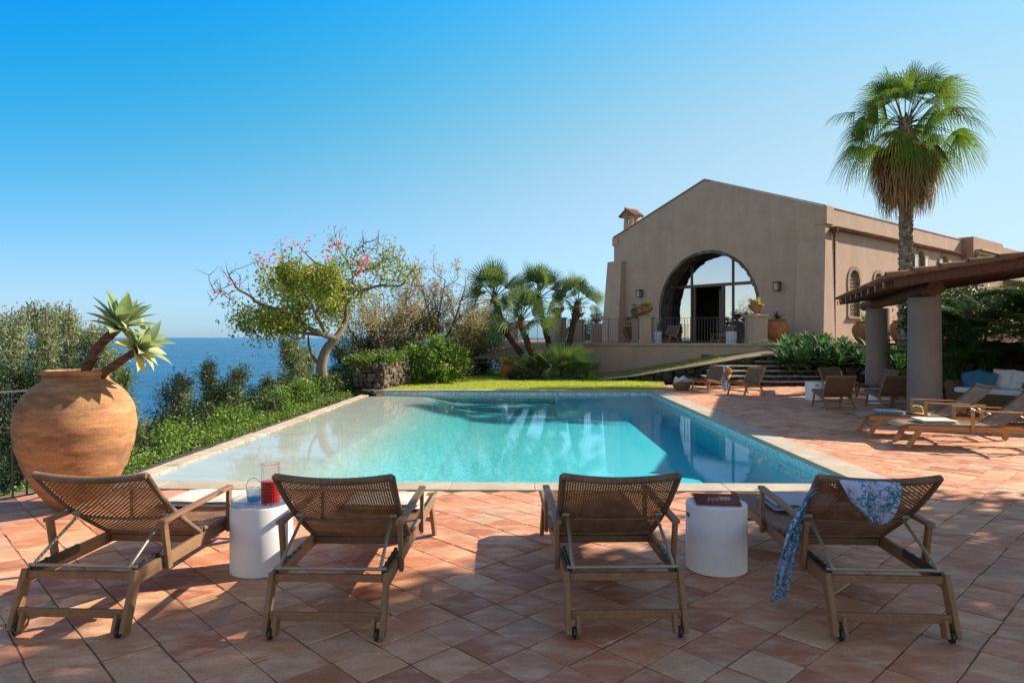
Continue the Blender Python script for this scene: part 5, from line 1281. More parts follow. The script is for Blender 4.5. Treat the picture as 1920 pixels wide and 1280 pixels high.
# ================================================================ PALMS
def fan_leaf(g, base, d0, pet, Rr, nseg=30, spread=2.3, droop=.5, rnd=.5, width=.035, gp=None, grav=.25, tipdroop=.6, roll=.7):
    """palmate leaf: petiole from base along d0, blade of nseg ribbons joined near the hub"""
    base = np.array(base, float); d = nrm(d0); k = 8; pts = []; p = base.copy(); dd = d.copy()
    for i in range(k):
        pts.append(p.copy()); dd = nrm(dd+np.array((0, 0, -grav/k))); p = p+dd*pet/(k-1)
    tube(gp or g, pts, np.linspace(.022, .012, k)*(width/.035)**.5, 5, rnd=rnd*.8, cap=False)
    hub = pts[-1]; dd = nrm(dd+np.array((0, 0, -droop*.35))); side = nrm(np.cross(dd, (0, 0, 1))) if abs(dd[2]) < .97 else np.array((1., 0, 0)); nn = nrm(np.cross(side, dd)); ra = rng.normal(0, roll); side = side*math.cos(ra)+nn*math.sin(ra); nn = nrm(np.cross(side, dd))
    A = np.linspace(-spread/1.0, spread/1.0, nseg)
    ns = 6; s = np.linspace(0, 1, ns)
    for j, a in enumerate(A):
        L = Rr*(1-.28*(abs(a)/spread)**2)*rng.uniform(.92, 1.05); dr = dd*math.cos(a)+side*math.sin(a)
        dr = nrm(dr+nn*.18*math.cos(a)); g_ = droop*(s**2)*L*.5+tipdroop*np.clip(s-.62, 0, 1)**1.6*L*rng.uniform(.6, 1.5)
        c = hub+np.outer(s*L, dr); c[:, 2] -= g_; w0 = 2*spread/nseg*L*s*.52; w_ = np.minimum(w0, width*(1-s**3*.93)); w_ = np.maximum(w_, .003)
        pe = nrm(np.cross(dr, nn)); fold = nn*.22*(1 if j % 2 else -1)
        V = np.concatenate([c-pe*w_[:, None], c+pe*w_[:, None]+fold*w_[:, None]]); i = np.arange(ns-1)
        g.add(V, np.stack([i, i+1, ns+i+1, ns+i], 1), np.clip(rnd+.12*s[None].repeat(2, 0).ravel()+rng.normal(0, .03), 0, 1))
def trunk_scales(g, pts, rad, n, size, m=0):
    pts = np.array(pts); rad = np.array(rad)
    for k in range(n):
        f = k/n*(len(pts)-1.001); i = int(f); c = pts[i]*(1-(f-i))+pts[i+1]*(f-i); r_ = rad[i]*(1-(f-i))+rad[i+1]*(f-i); a = k*2.39996+rng.normal(0, .1); t_ = nrm(pts[i+1]-pts[i])
        o = nrm(np.cross(t_, (math.cos(a), math.sin(a), .01))); s_ = np.cross(t_, o); w_ = size*rng.uniform(.7, 1.2); h_ = size*rng.uniform(.8, 1.5)
        b_ = c+o*r_*.9; tip = b_+t_*h_+o*size*rng.uniform(.35, .8)
        g.add([b_-s_*w_*.5, b_+s_*w_*.5, tip+s_*w_*.22, tip-s_*w_*.22, b_-t_*h_*.25], [[0, 1, 2, 3], [4, 1, 0, 0]][:1]+[], rng.random(), m)
        g.add([b_-s_*w_*.5, tip-s_*w_*.22, tip+s_*w_*.22, b_+s_*w_*.5, b_+o*.0+t_*h_*1.1], [[0, 1, 4], [2, 3, 4]], rng.random()*.5, m)
# big fan palm
BX = P(1697, 0, 25)[0]; BY = 25.0
t = thing('fan_palm', 'tall fan palm with a skirt of dead brown leaves rising behind the pergola', 'palm tree', (BX, BY, 1.0))
zc = P(0, 222, 25)[2]-1.0
pts = spline([(-.05, 0, -.6), (.0, 0, 1.5), (.03, 0, 3.5), (.02, 0, 5.5), (0, 0, zc)], 26); rad = np.linspace(.21, .19, 26)
g = G(); tube(g, pts, rad, 18); trunk_scales(g, pts, rad, 620, .13); g.build('trunk', M['palmtrunkbig'], t)
g = G(); gp = G()
nl = 50
for k in range(nl):
    f = k/(nl-1); az = k*2.39996+rng.normal(0, .15); el = 1.45-1.85*f**.95+rng.normal(0, .1)
    d = (math.cos(az)*math.cos(el), math.sin(az)*math.cos(el), math.sin(el)); rn_ = np.clip(.25+.35*rng.random()+(.15 if f > .8 else 0), 0, 1)
    fan_leaf(g, (math.cos(az)*.12, math.sin(az)*.12, zc-.1-.25*f), d, rng.uniform(1.0, 1.8)*(1-.22*(1-f)**2), rng.uniform(1.1, 1.35), 26, 1.5, .3+.7*f, rn_, .024, None, .3+.4*f, .9)
g.build('crown', M['fan'], t)
g = G()
for k in range(1900):                                    # hanging dead leaves
    a = rng.random()*6.283; z0 = zc-.75-rng.random()*1.7; r0_ = .18+.10*rng.random(); out = rng.uniform(.35, 1.05)*(1.0-.35*(zc-z0-.8)/1.95); L = rng.uniform(.8, 1.45)
    s = np.linspace(0, 1, 5); rr = r0_+out*np.sin(s*2.0); c = np.stack([np.cos(a)*rr, np.sin(a)*rr, z0-L*s**1.25], 1); tw = rng.normal(0, .06); w_ = rng.uniform(.012, .035)*(1-s*.75)
    sd_ = np.array((-math.sin(a), math.cos(a), tw)); c += np.outer(s*rng.normal(0, .10), sd_)
    V = np.concatenate([c-sd_*w_[:, None], c+sd_*w_[:, None]]); i = np.arange(4); g.add(V, np.stack([i, i+1, 6+i, 5+i], 1), rng.random())
g.build('dead_leaf_skirt', M['skirt'], t)
g = G()
for k in range(22):                                      # old leaves just above the skirt, half brown
    az = rng.random()*6.28; el = rng.uniform(-.9, -.4); fan_leaf(g, (math.cos(az)*.15, math.sin(az)*.15, zc-.5), (math.cos(az)*math.cos(el), math.sin(az)*math.cos(el), math.sin(el)), rng.uniform(.6, 1.0), .95, 22, 1.2, 1.2, rng.random(), .028, None, .9, 1.1)
g.build('old_leaves', M['skirt'], t)

# clump of small fan palms
def champalm(label, cpts, Y0, rc, nl, rr=.085):
    pts = spline([P(px, py, Y0+dy) for px, py, dy in cpts], 22); base = pts[0].copy()
    t = thing('dwarf_fan_palm', label, 'palm tree', tuple(base), group='small fan palms at the back of the lawn'); pts = pts-base
    rad = np.linspace(rr*1.1, rr*1.25, 22); g = G(); tube(g, pts, rad, 10); trunk_scales(g, pts, rad*1.05, 330, .07); g.build('trunk', M['palmtrunk'], t)
    top = pts[-1]; dt = nrm(pts[-1]-pts[-4]); g = G()
    for k in range(nl):
        f = k/(nl-1); az = k*2.39996+rng.normal(0, .2); el = 1.45-1.85*f+rng.normal(0, .08)
        d = nrm(np.array((math.cos(az)*math.cos(el), math.sin(az)*math.cos(el), math.sin(el)))+dt*.25)
        fan_leaf(g, top-dt*.12*f, d, rc*.55*rng.uniform(.7, 1.15), rc*.62*rng.uniform(.85, 1.1), 15, 1.2, .08+.3*f, np.clip(rng.random()*.95, 0, 1), .030, None, .12, .08)
    g.build('crown', M['cham'], t)
    g = G()
    for k in range(130):
        a = rng.random()*6.28; s = np.linspace(0, 1, 4); L = rng.uniform(.15, .38); c = top+np.stack([np.cos(a)*(rr+.12*np.sin(s*1.4)), np.sin(a)*(rr+.12*np.sin(s*1.4)), -L*s-.05], 1); sd_ = np.array((-math.sin(a), math.cos(a), 0)); w_ = .012*(1-s*.7)
        g.add(np.concatenate([c-sd_*w_[:, None], c+sd_*w_[:, None]]), [[i, i+1, 5+i, 4+i] for i in range(3)], rng.random()*.6)
    g.build('dead_leaves', M['skirt'], t); return t
champalm('small fan palm leaning left, leftmost and tallest of the clump', [(998, 692, 0), (975, 660, 0), (947, 620, .2), (935, 585, .3), (927, 556, .3)], 27.3, 1.38, 26)
champalm('small fan palm in front of the clump with the lowest crown', [(1008, 700, 0), (1000, 672, -.1), (988, 640, -.2), (978, 612, -.3), (977, 598, -.3)], 26.6, 1.38, 26)
champalm('small fan palm with a broad crown in the middle of the clump', [(1034, 668, .3), (1028, 640, .4), (1019, 605, .5), (1012, 575, .6), (1010, 556, .6)], 27.6, 1.38, 26)
champalm('small fan palm standing apart at the right of the clump', [(1062, 668, .2), (1068, 640, .3), (1074, 610, .4), (1080, 585, .5), (1083, 568, .5)], 27.6, 1.15, 18)
g = G(); t = thing('young_palm_clump', 'bushy ground level fan palm at the foot of the small palms', 'palm bush', tuple(P(1045, 709, 27)))
for c_, n_, r_ in (((.1, 0, .1), 34, 1.15), ((-.75, .1, .0), 22, .95), ((.55, -.25, .0), 24, 1.05)):
    for k in range(n_):
        az = k*2.39996; el = 1.45-1.5*(k/n_)+rng.normal(0, .1); fan_leaf(g, c_, (math.cos(az)*math.cos(el), math.sin(az)*math.cos(el), math.sin(el)), r_*.75*rng.uniform(.6, 1.15), r_*.65, 16, 1.25, .2, np.clip(rng.random()*.95+.05, 0, 1), .024, None, .2, .15)
g.build('fronds', M['cham'], t)

# feathery palms in the shade at the right
SHR = []
def kentia(label, loc, n, L, h0, name='feather_palm', group='feathery palms beside the sofa'):
    t = thing(name, label, 'palm plant', loc, group=group); g = G(); gs = G()
    for k in range(n):
        az = k*2.39996+rng.normal(0, .3); el = rng.uniform(.95, 1.45); hh = L*rng.uniform(.7, 1.1); ns = 22; p = np.array((rng.normal(0, .08), rng.normal(0, .08), 0.)); pts = []; e_ = el
        stl = h0*rng.uniform(.6, 1.1); tube(gs, [p, p+np.array((math.cos(az)*.15, math.sin(az)*.15, 1))*stl], [.016, .012], 5); p = p+np.array((math.cos(az)*.15, math.sin(az)*.15, 1))*stl
        for i in range(ns):
            pts.append(p.copy()); e_ = el-1.5*(i/ns)**1.3; p = p+np.array((math.cos(az)*math.cos(e_), math.sin(az)*math.cos(e_), math.sin(e_)))*hh/ns
        tube(gs, pts, np.linspace(.010, .003, ns), 4, cap=False); pts = np.array(pts); tn = np.gradient(pts, axis=0); rn_ = rng.random()
        for i in range(2, ns):
            t_ = nrm(tn[i]); sd_ = nrm(np.cross(t_, (0, 0, 1)))
            for s_ in (-1, 1):
                for q in (0, .5):
                    b_ = pts[i]+t_*q*hh/ns; l = .34*L/1.6*math.sin(math.pi*min(1, (i+q)/ns*.85+.12))*rng.uniform(.85, 1.1)+.05; d = nrm(sd_*s_+t_*.55+np.array((0, 0, -.12)))
                    m_ = b_+d*l*.5; e2 = b_+d*l+np.array((0, 0, -.22*l)); w_ = nrm(np.cross(d, (0, 0, 1)))*.013
                    g.add([b_, m_-w_, e2, m_+w_], [[0, 1, 2, 3]], np.clip(rn_*.7+rng.random()*.3, 0, 1))
    gs.build('stems', M['kentia'], t); g.build('fronds', M['kentia'], t); return t
kentia('tall feathery palm in the terracotta tub behind the teak loungers', (10.95, 13.9, .46), 24, 1.7, .7)
kentia('feathery palm growing just right of the front pergola column', (10.9, 17.0, 0), 22, 1.8, .8)
kentia('feathery palm in front of the lava wall behind the sofa', (12.3, 17.6, 0), 30, 2.1, 1.0)
kentia('tall feathery palm rising behind the lava wall, just right of the front column', (13.9, 20.5, 1.0), 44, 2.2, .8)
for lab_, x_, y_, z_ in (('dense dark shrub behind the lava wall nearest the rear column', 14.2, 21.6, 1.5), ('dense dark shrub on the bank behind the sofa', 16.6, 20.2, 1.6), ('dense dark shrub on the bank at the far right', 17.6, 17.6, 1.6)):
    SHR.append((lab_, x_, y_, z_))
kentia('tall feathery palm high on the bank behind the sofa', (15.6, 19.2, 1.0), 50, 2.3, .9)
kentia('tall feathery palm on the bank under the roof edge, far right', (16.6, 17.0, 1.2), 50, 2.5, .9)
kentia('large feathery palm at the right edge behind the sofa', (12.95, 16.0, 0), 34, 2.3, 1.0)
kentia('feathery palm on the bank behind the lava wall under the roof', (14.6, 18.2, 1.2), 34, 2.4, .8)
kentia('feathery palm on the bank furthest right under the roof', (14.9, 15.2, 1.3), 30, 2.3, .6)

# ================================================================ TREES
def limb(g, pts, r0, r1, n=18, k=9):
    s = spline(pts, n); tube(g, s, np.linspace(r0, r1, n), k); return s
def twigs(g, start, d, L, r, depth, out, spread=.7, up=.1, kids=(2, 3)):
    n = 5; p = np.array(start, float); dd = nrm(d); pts = [p.copy()]
    for i in range(n): dd = nrm(dd+rng.normal(0, .16, 3)+np.array((0, 0, up*.3))); p = p+dd*L/n; pts.append(p.copy())
    tube(g, pts, np.linspace(r, r*.6, n+1), 5 if r > .02 else 4, cap=False)
    out += [(q, dd) for q in pts[2:]] if depth <= 1 else []
    if depth > 0:
        for _ in range(rng.integers(kids[0], kids[1]+1)):
            q = pts[rng.integers(2, n+1)]; nd = nrm(dd+rng.normal(0, spread, 3)+np.array((0, 0, up))); twigs(g, q, nd, L*rng.uniform(.6, .85), r*.6, depth-1, out, spread, up, kids)
# silk tree with pink blossom
CY = 19.5
def c6(x, y, dy=0): return P(380+x/3.31, 430+y/3.31, CY+dy)
t = thing('silk_tree', 'spreading silk floss tree with pink blossoms on a thick pale trunk before the sea', 'tree', tuple(c6(742, 960)))
o0 = c6(742, 960); g = G(); tips = []; ptsall = []
tr_ = [c6(742, 1050), c6(742, 930), c6(738, 850), c6(765, 750), c6(822, 680)]
limb(g, tr_, .18, .115, 20, 14)
limb(g, [c6(735, 850), c6(690, 800), c6(660, 720), c6(655, 650)], .06, .02)
LB = [([(822, 680, 0), (740, 650, -.3), (650, 610, -.5), (560, 540, -.6), (430, 490, -.8), (340, 455, -.9), (290, 410, -1), (220, 375, -1), (185, 320, -1), (165, 290, -1)], .13, .012),
      ([(220, 375, -1), (150, 400, -1), (70, 395, -1.1)], .014, .008),
      ([(800, 665, 0), (600, 640, .8), (480, 620, 1.0), (380, 595, 1.1), (290, 560, 1.2), (215, 520, 1.2)], .08, .012),
      ([(650, 610, -.5), (600, 680, -.8), (480, 640, -1), (400, 600, -1.2)], .05, .012),
      ([(822, 680, 0), (880, 590, .3), (890, 470, .4), (860, 350, .3), (800, 275, .2), (690, 200, .1), (610, 120, 0)], .14, .014),
      ([(880, 590, .3), (900, 480, .5), (880, 380, .3), (1000, 378, .2), (1100, 350, .1), (1230, 352, 0), (1270, 290, -.1), (1310, 245, -.1)], .11, .012),
      ([(930, 370, .3), (940, 285, .5), (1050, 240, .6), (1120, 200, .7), (1150, 160, .7)], .06, .01),
      ([(935, 300, .3), (910, 225, .2), (850, 130, .1), (830, 80, 0)], .05, .008), ([(915, 225, .2), (965, 130, .3), (1012, 75, .3)], .03, .006),
      ([(760, 640, 0), (700, 520, -.8), (650, 420, -1.2), (560, 330, -1.4), (480, 260, -1.5), (470, 200, -1.5)], .08, .01),
      ([(700, 520, -.8), (760, 430, -1.4), (800, 360, -1.6), (760, 290, -1.6)], .05, .01),
      ([(560, 540, -.6), (520, 450, .4), (440, 380, .8), (390, 260, 1), (350, 180, 1)], .05, .008),
      ([(880, 560, .3), (800, 500, 1.2), (720, 400, 1.6), (640, 320, 1.8)], .06, .01),
      ([(1100, 350, .1), (1120, 270, .2), (1180, 200, .2)], .03, .007), ([(1180, 352, 0), (1190, 290, -.3), (1230, 250, -.4)], .02, .006)]
lp_ = []
for pl, r0_, r1_ in LB: s = limb(g, [c6(*q) for q in pl], r0_*.68, r1_*.8); lp_.append(s)
out = []
for s in lp_:
    for i in range(5, len(s)):
        if rng.random() < .62: d = nrm(s[min(i+1, len(s)-1)]-s[i-1]); twigs(g, s[i], nrm(d*.5+rng.normal(0, .7, 3)+np.array((0, 0, .35))), rng.uniform(.26, .52), .014, 1, out, .7, .2)
for v in g.V: v -= o0
g.build('trunk', M['barkgrey'], t, smooth=60)
dens = [(720, 430, 190, 110, 1.0), (640, 330, 170, 90, .9), (860, 420, 120, 70, .8), (480, 300, 120, 80, .5), (300, 570, 130, 60, .75), (650, 120, 90, 70, .55), (560, 560, 120, 80, .5), (450, 560, 120, 60, .5), (760, 560, 120, 60, .7), (1180, 250, 90, 90, .14), (930, 240, 120, 60, .25), (320, 660, 40, 60, .5)]
C_ = []; W_ = []
for q, d in out:
    px = (q[0]/q[1]*1280+960-380)*3.31; py = (632-(q[2]-EYE)/q[1]*1280-430)*3.31
    w_ = max([k*math.exp(-(((px-x)/a)**2+((py-y)/b2)**2)*.8) for x, y, a, b2, k in dens])
    n_ = rng.poisson(26*w_)
    if n_: C_.append(q+rng.normal(0, .17, (n_, 3))); W_.append(np.full(n_, rng.random()*.7)+.3*rng.random(n_))
g = G(); C_ = np.concatenate(C_); leaves(g, C_-o0, .135, .42, np.concatenate(W_), .6, .3)
c_, L_, cl = crown([(*c6(x, y), a/3.31*CY/1280*.95, .9, b2/3.31*CY/1280*.9) for x, y, a, b2, k in dens if k > .6], 130, 13, .17, .2); leaves(g, L_-o0, .12, .42, cl, .6, .3)
g.build('crown', M['ceiba'], t)
g = G()
for x, y, n_, sp in ((530, 85, 16, .12), (480, 170, 40, .2), (350, 170, 8, .1), (380, 190, 10, .1), (68, 395, 8, .08), (140, 393, 8, .09), (100, 397, 4, .05), (170, 300, 8, .08), (205, 345, 12, .12), (1003, 210, 40, .16), (985, 245, 12, .14), (965, 300, 8, .12), (655, 290, 18, .2), (710, 300, 36, .22), (748, 262, 28, .13), (745, 320, 20, .14), (670, 243, 12, .1), (615, 257, 12, .1), (780, 345, 12, .12), (870, 415, 6, .1), (600, 105, 16, .14), (655, 57, 5, .05), (850, 105, 14, .12), (800, 110, 10, .12), (785, 180, 8, .1), (400, 240, 14, .15), (760, 140, 6, .1)):
    leaves(g, c6(x, y, -.6)-o0+rng.normal(0, sp*.8, (n_, 3)), .105, .5)
g.build('blossoms', M['pink'], t)

# bare spreading trees behind it with sparse pinkish leaves
for i, (px, py0, Y, tgt, lab) in enumerate(((703, 700, 25, [(660, 610), (700, 590), (740, 600), (760, 560), (680, 560)], 'half bare tree with grey branches just right of the silk tree'),
                             (745, 700, 27, [(720, 560), (770, 530), (800, 560), (740, 600), (790, 610)], 'half bare tree behind the round green bush'),
                             (800, 700, 28, [(790, 520), (835, 510), (870, 530), (820, 560), (760, 550)], 'tallest half bare tree with upright twigs left of the palms'),
                             (856, 705, 30, [(845, 560), (890, 560), (915, 600), (880, 620), (900, 640)], 'half bare tree with yellowish leaves behind the palm trunks'),
                             (905, 710, 31, [(890, 600), (930, 610), (920, 640), (880, 640)], 'small yellowish tree behind the canvas shelter'))):
    b0 = P(px, py0, Y); t = thing('sparse_tree', lab, 'tree', tuple(b0), group='half bare trees behind the lawn'); g = G(); out = []
    mid = b0+np.array((0, 0, .5)); limb(g, [b0-(0, 0, .8), b0+(.05, 0, .1), mid], .14, .12)
    for (tx, ty) in tgt:
        e_ = P(tx, ty+16, Y+rng.uniform(-1.2, 1.2)); m1 = mid*.6+e_*.4+rng.normal(0, .18, 3); s = limb(g, [mid, m1, e_], .075, .02)
        for q in range(4, 18):
            d = nrm(e_-mid); twigs(g, s[q], nrm(d*.6+rng.normal(0, .6, 3)+np.array((0, 0, .3))), rng.uniform(.5, .95), .017, 2, out, .55, .2, (1, 3))
    for v in g.V: v -= b0
    g.build('trunk', M['bark'], t)
    pts_ = np.array([q for q, d in out]); k = rng.random(len(pts_)) < .8; pts_ = pts_[k]; rep = 8 if i > 2 else 5
    g = G(); L_ = np.repeat(pts_, rep, 0)+rng.normal(0, .13, (len(pts_)*rep, 3)); leaves(g, L_-b0, .085, .5, np.clip(rng.random(len(L_))*.8+.2*(L_[:, 2] > 2.2), 0, 1)); 
    if i > 2: c_, L2_, cl = crown([(*P(tx, ty+22, Y), .8, .8, .6) for tx, ty in tgt], 110, 14, .16); leaves(g, L2_-b0, .09, .5, cl*.8)
    g.build('crown', M['autumn'], t)

def bush(label, c, r, n, per, size, mat, cr=.1, name='shrub', cat='shrub', group=None, asp=.45, stem=True, shell=.5):
    c = np.array(c, float); t = thing(name, label, cat, tuple(c), group=group)
    g = G(); bl = [(0, 0, r[2]*.7, *r)]
    for _ in range(4): a = rng.random()*6.28; bl.append((math.cos(a)*r[0]*.55, math.sin(a)*r[1]*.55, r[2]*rng.uniform(.35, 1.0), r[0]*.6, r[1]*.6, r[2]*.6))
    cc_, L_, cl = crown(bl, n, per, cr, shell); leaves(g, L_, size, asp, cl, .5); g.build('foliage', mat, t)
    if stem:
        g = G()
        for k in range(min(26, n//3)): tube(g, [(0, 0, -.3), cc_[k]*.55+rng.normal(0, .04, 3), cc_[k]], [.02, .012, .005], 4)
        g.build('stem', M['bark'], t)
    return t
for lab_, x_, y_, z_ in SHR: bush(lab_, (x_, y_, z_), (1.7, 1.2, 1.15), 420, 22, .13, M['dark'], .15, group='dark shrubs on the bank under the roof')
def gz(x, y): xp, yp = x*math.cos(TH)-y*math.sin(TH), x*math.sin(TH)+y*math.cos(TH); return float(gh(xp, yp))
# hedge of shrubs outside the infinity edge, near to far
HG = 'shrubs lining the infinity edge'
where = ['beside the giant jar', 'just beyond the giant jar', 'with bright shoots a little beyond the jar', 'opposite the tiled shed roof', 'rising past the tiled roof', 'with pale shoots by the middle of the pool edge', 'dark and dense near the middle of the pool edge', 'broad and sunlit past the middle of the pool edge', 'rounded, before the slim trees', 'low, two thirds along the pool edge', 'tall and leafy in front of the silk tree', 'dense at the foot of the silk tree', 'beside the ivy covered wall', 'last before the ivy covered wall']
for i in range(14):
    f = i/13; yp = 7.6+f*12.6; x, y = pf(-5.75-(.15 if i % 2 else 0)-.15*f, yp); top = -.22+.78*f+rng.uniform(-.16, .16)+(.12 if i > 9 else 0); r_ = (.5, .5, .42+.22*f)
    bush('green shrub '+where[i], (x, y, top-r_[2]*1.45-.05), r_, 150 if i < 7 else 120, 20, .08 if i < 7 else .10, [M['hedge'], M['bushlit'], M['hedge'], M['dark'], M['bushlit']][i % 5], .085, group=HG)
    x2, y2 = pf(-6.75-rng.random()*.3, yp+.4); bush('lower slope shrub, '+where[i], (x2, y2, top-1.25), (.8, .8, .6), 110, 18, .085, M['dark'] if i % 3 else M['hedge'], .11, group='shrubs on the slope behind the hedge')
# low creeper along the gutter
g = G(); n = 900; yy = rng.uniform(7.4, 20.6, n); xx = -5.3-rng.random(n)**2*.5; C_ = []
for a, b2 in zip(xx, yy): x, y = pf(a, b2); C_.append(np.array((x, y, -.12+.08*rng.random()))+rng.normal(0, .05, (9, 3)))
leaves(g, np.concatenate(C_), .05, .6, None, 1.5); g.build('creeper', M['bushlit'], None, kind='stuff')
# greenery below the near railing
for i, (x, y, z, r_) in enumerate(((-5.6, 6.6, -.75, .6), (-6.3, 7.4, -.9, .7), (-5.9, 5.7, -.9, .6), (-7.2, 8.4, -1.2, .8), (-6.9, 6.4, -1.3, .8), (-6.1, 8.6, -.9, .5))):
    bush(['bright green shrub just outside the railing', 'bright green shrub below the railing behind the jar', 'bright green shrub at the left picture edge below the railing', 'green shrub on the slope beyond the railing', 'green shrub lower down the slope beyond the railing', 'bright shrub between railing and hedge'][i], (x, y, z), (r_, r_, r_*.6), 130, 20, .06, M['bushlit'], .08, group='bright shrubs below the railing')

def slimtree(label, px, ytop, Y, wpx_, mat='euc', zb=None, n=150, per=26, size=.10, name='eucalyptus_tree', group='slender grey green trees on the slope', ragged=1.0, cat='tree'):
    """upright, loose crown made of many small plumes"""
    wpx = wpx_*(.8 if wpx_ > 100 else 1.0); c = P(px, ytop, Y); z1 = c[2]; x = c[0]; z0 = gz(x, Y)-.3 if zb is None else zb; w_ = wpx/2*Y/1280; H = z1-z0
    t = thing(name, label, cat, (x, Y, z0), group=group); g = G(); gl = G(); out = []
    s = limb(g, [(0, 0, -.5), (rng.normal(0, .1), 0, H*.3), (rng.normal(0, .15), rng.normal(0, .2), H*.65), (0, 0, H*.97)], .035*H**.7+.02, .012, 22, 8)
    cents = []
    nb_ = int(16*ragged+10)
    for k in range(nb_):
        f = .22+.76*(k/nb_); q = s[int(f*21)]; a = k*2.4+rng.normal(0, .4); rr = w_*(1.0-.62*max(0, (f-.45)/.55)**1.3)*rng.uniform(.55, 1.1); e_ = q+np.array((math.cos(a)*rr, math.sin(a)*rr, rng.uniform(.15, .5)*rr+.15)); b_ = limb(g, [q, (q+e_)/2+(0, 0, .05), e_], .018, .006, 7, 5); cents += [b_[2], b_[3], b_[4], b_[5], b_[6]]
    cents = np.array(cents); k = rng.integers(0, len(cents), n); cc_ = cents[k]+rng.normal(0, .08*w_+.03, (n, 3))
    cl = np.repeat(rng.random(n), per)*.7+.3*rng.random(n*per)
    L_ = np.repeat(cc_, per, 0)+rng.normal(0, 1, (n*per, 3))*np.array((.12, .12, .19))*(.55+w_*.15); leaves(gl, L_, size, .26, cl, 0, .7)
    g.build('trunk', M['bark'], t); gl.build('crown', M[mat], t); return t
slimtree('tall grey green tree at the left picture edge behind the railing', 22, 572, 14, 130, n=420, per=30, size=.095)
slimtree('tallest grey green tree behind the giant jar, second from the left', 62, 552, 15.5, 130, n=420, per=30, size=.10)
slimtree('tall grey green tree rising straight behind the jar', 112, 560, 16.5, 130, n=420, per=30, size=.10)
slimtree('grey green tree beside the agave stems', 172, 600, 15.5, 120, n=380, per=30, size=.10)
slimtree('lower grey green tree between the jar and the cypress', 215, 655, 15, 70, n=220, per=28, size=.09)
slimtree('narrow plume of grey foliage at the left picture edge', 42, 560, 13, 46, n=150, per=26, size=.085)
slimtree('narrow plume of pale foliage between the two tallest grey trees', 86, 573, 14, 42, n=150, per=26, size=.085)
slimtree('narrow pointed plume of pale foliage just behind the jar neck', 130, 556, 15, 46, n=170, per=26, size=.085)
slimtree('dark bushy tree low behind the jar and railing', 40, 680, 11.5, 150, 'dark', n=300, per=30, size=.09)
slimtree('dark tree filling the gap behind the jar neck', 120, 690, 12.5, 170, 'dark', n=300, per=30, size=.09)
slimtree('slender grey tree left of the pair beside the tiled roof', 345, 705, 17, 72, n=190, per=26)
slimtree('pointed grey tree in the middle of the slope', 394, 678, 17.5, 46, n=170, per=26)
slimtree('short dark tree between the pointed grey trees', 425, 725, 17, 50, 'dark', n=110, per=24)
slimtree('feathery grey tree right of the pointed one', 462, 694, 18, 52, n=150, per=26)
slimtree('small grey tree at the foot of the sea view', 505, 715, 19, 50, n=110, per=24)
slimtree('tall loose grey tree left of the silk tree trunk', 540, 640, 20.5, 70, n=300, per=28, size=.10)
slimtree('grey tree right behind the silk tree trunk', 575, 655, 22, 60, n=200, per=26)
slimtree('dark grey green tree right of the silk tree trunk', 640, 650, 23, 70, 'dark', n=220, per=26)
slimtree('dark tree behind the ivy covered wall', 690, 640, 25, 90, 'dark', n=260, per=26)
t = slimtree('narrow pointed cypress just right of the jar', 243, 687, 14, 30, 'hedge', n=260, per=24, size=.05, name='cypress_tree', group=None)
# darker shrub mass on the slope, each a shrub
k = 0
for px, py, Y in ((355, 775, 16.5), (400, 782, 15.5), (445, 770, 16), (490, 755, 17), (535, 745, 18), (575, 735, 19.5), (345, 765, 20), (420, 755, 19), (470, 745, 20), (520, 735, 21), (610, 725, 21.5), (660, 720, 23), (640, 705, 26), (700, 700, 27), (560, 720, 23)):
    c = P(px, py, Y); k += 1
    bush('dark leafy shrub '+['under the slender trees', 'left of the silk tree, low on the slope'][k % 2], c-(0, 0, .9), (1.0, .9, .75), 130, 18, .085, M['dark'], .14, group=['dark shrubs under the slender trees', 'dark shrubs low on the slope left of the silk tree'][k % 2], stem=False)
# bushes at the back of the lawn
bush('round bright green bush at the left end of the lawn', P(812, 712, 24.5)-(0, 0, .1), (1.15, .9, 1.0), 260, 22, .15, M['bushlit'], .13, cat='bush', name='bush')
bush('dark green bush under the half bare trees behind the lawn', P(872, 712, 30), (1.3, .8, .8), 300, 22, .09, M['dark'], .12, cat='bush', name='bush', group='dark bushes behind the lawn')
bush('dark bush filling the gap left of the canvas shelter', P(925, 720, 34), (1.8, .8, .9), 260, 22, .09, M['dark'], .12, cat='bush', name='bush', group='dark bushes behind the lawn')
bush('leafy bush between the stone wall and the bare trees', P(745, 690, 27.5), (1.2, .8, .9), 260, 22, .09, M['hedge'], .12, cat='bush', name='bush', group='dark bushes behind the lawn')
bush('low green plant at the foot of the terrace wall beside the palms', P(985, 712, 26.2), (.6, .4, .3), 90, 18, .08, M['dark'], .08, group='dark bushes behind the lawn')
for px, Y in ((1115, 45), (1085, 46), (1130, 44)):
    bush('dark hedge seen through the terrace railing', (P(px, 0, Y)[0], Y, 1.38), (1.2, .8, .9), 120, 20, .12, M['dark'], .15, group='hedge seen through the terrace railing', stem=False)
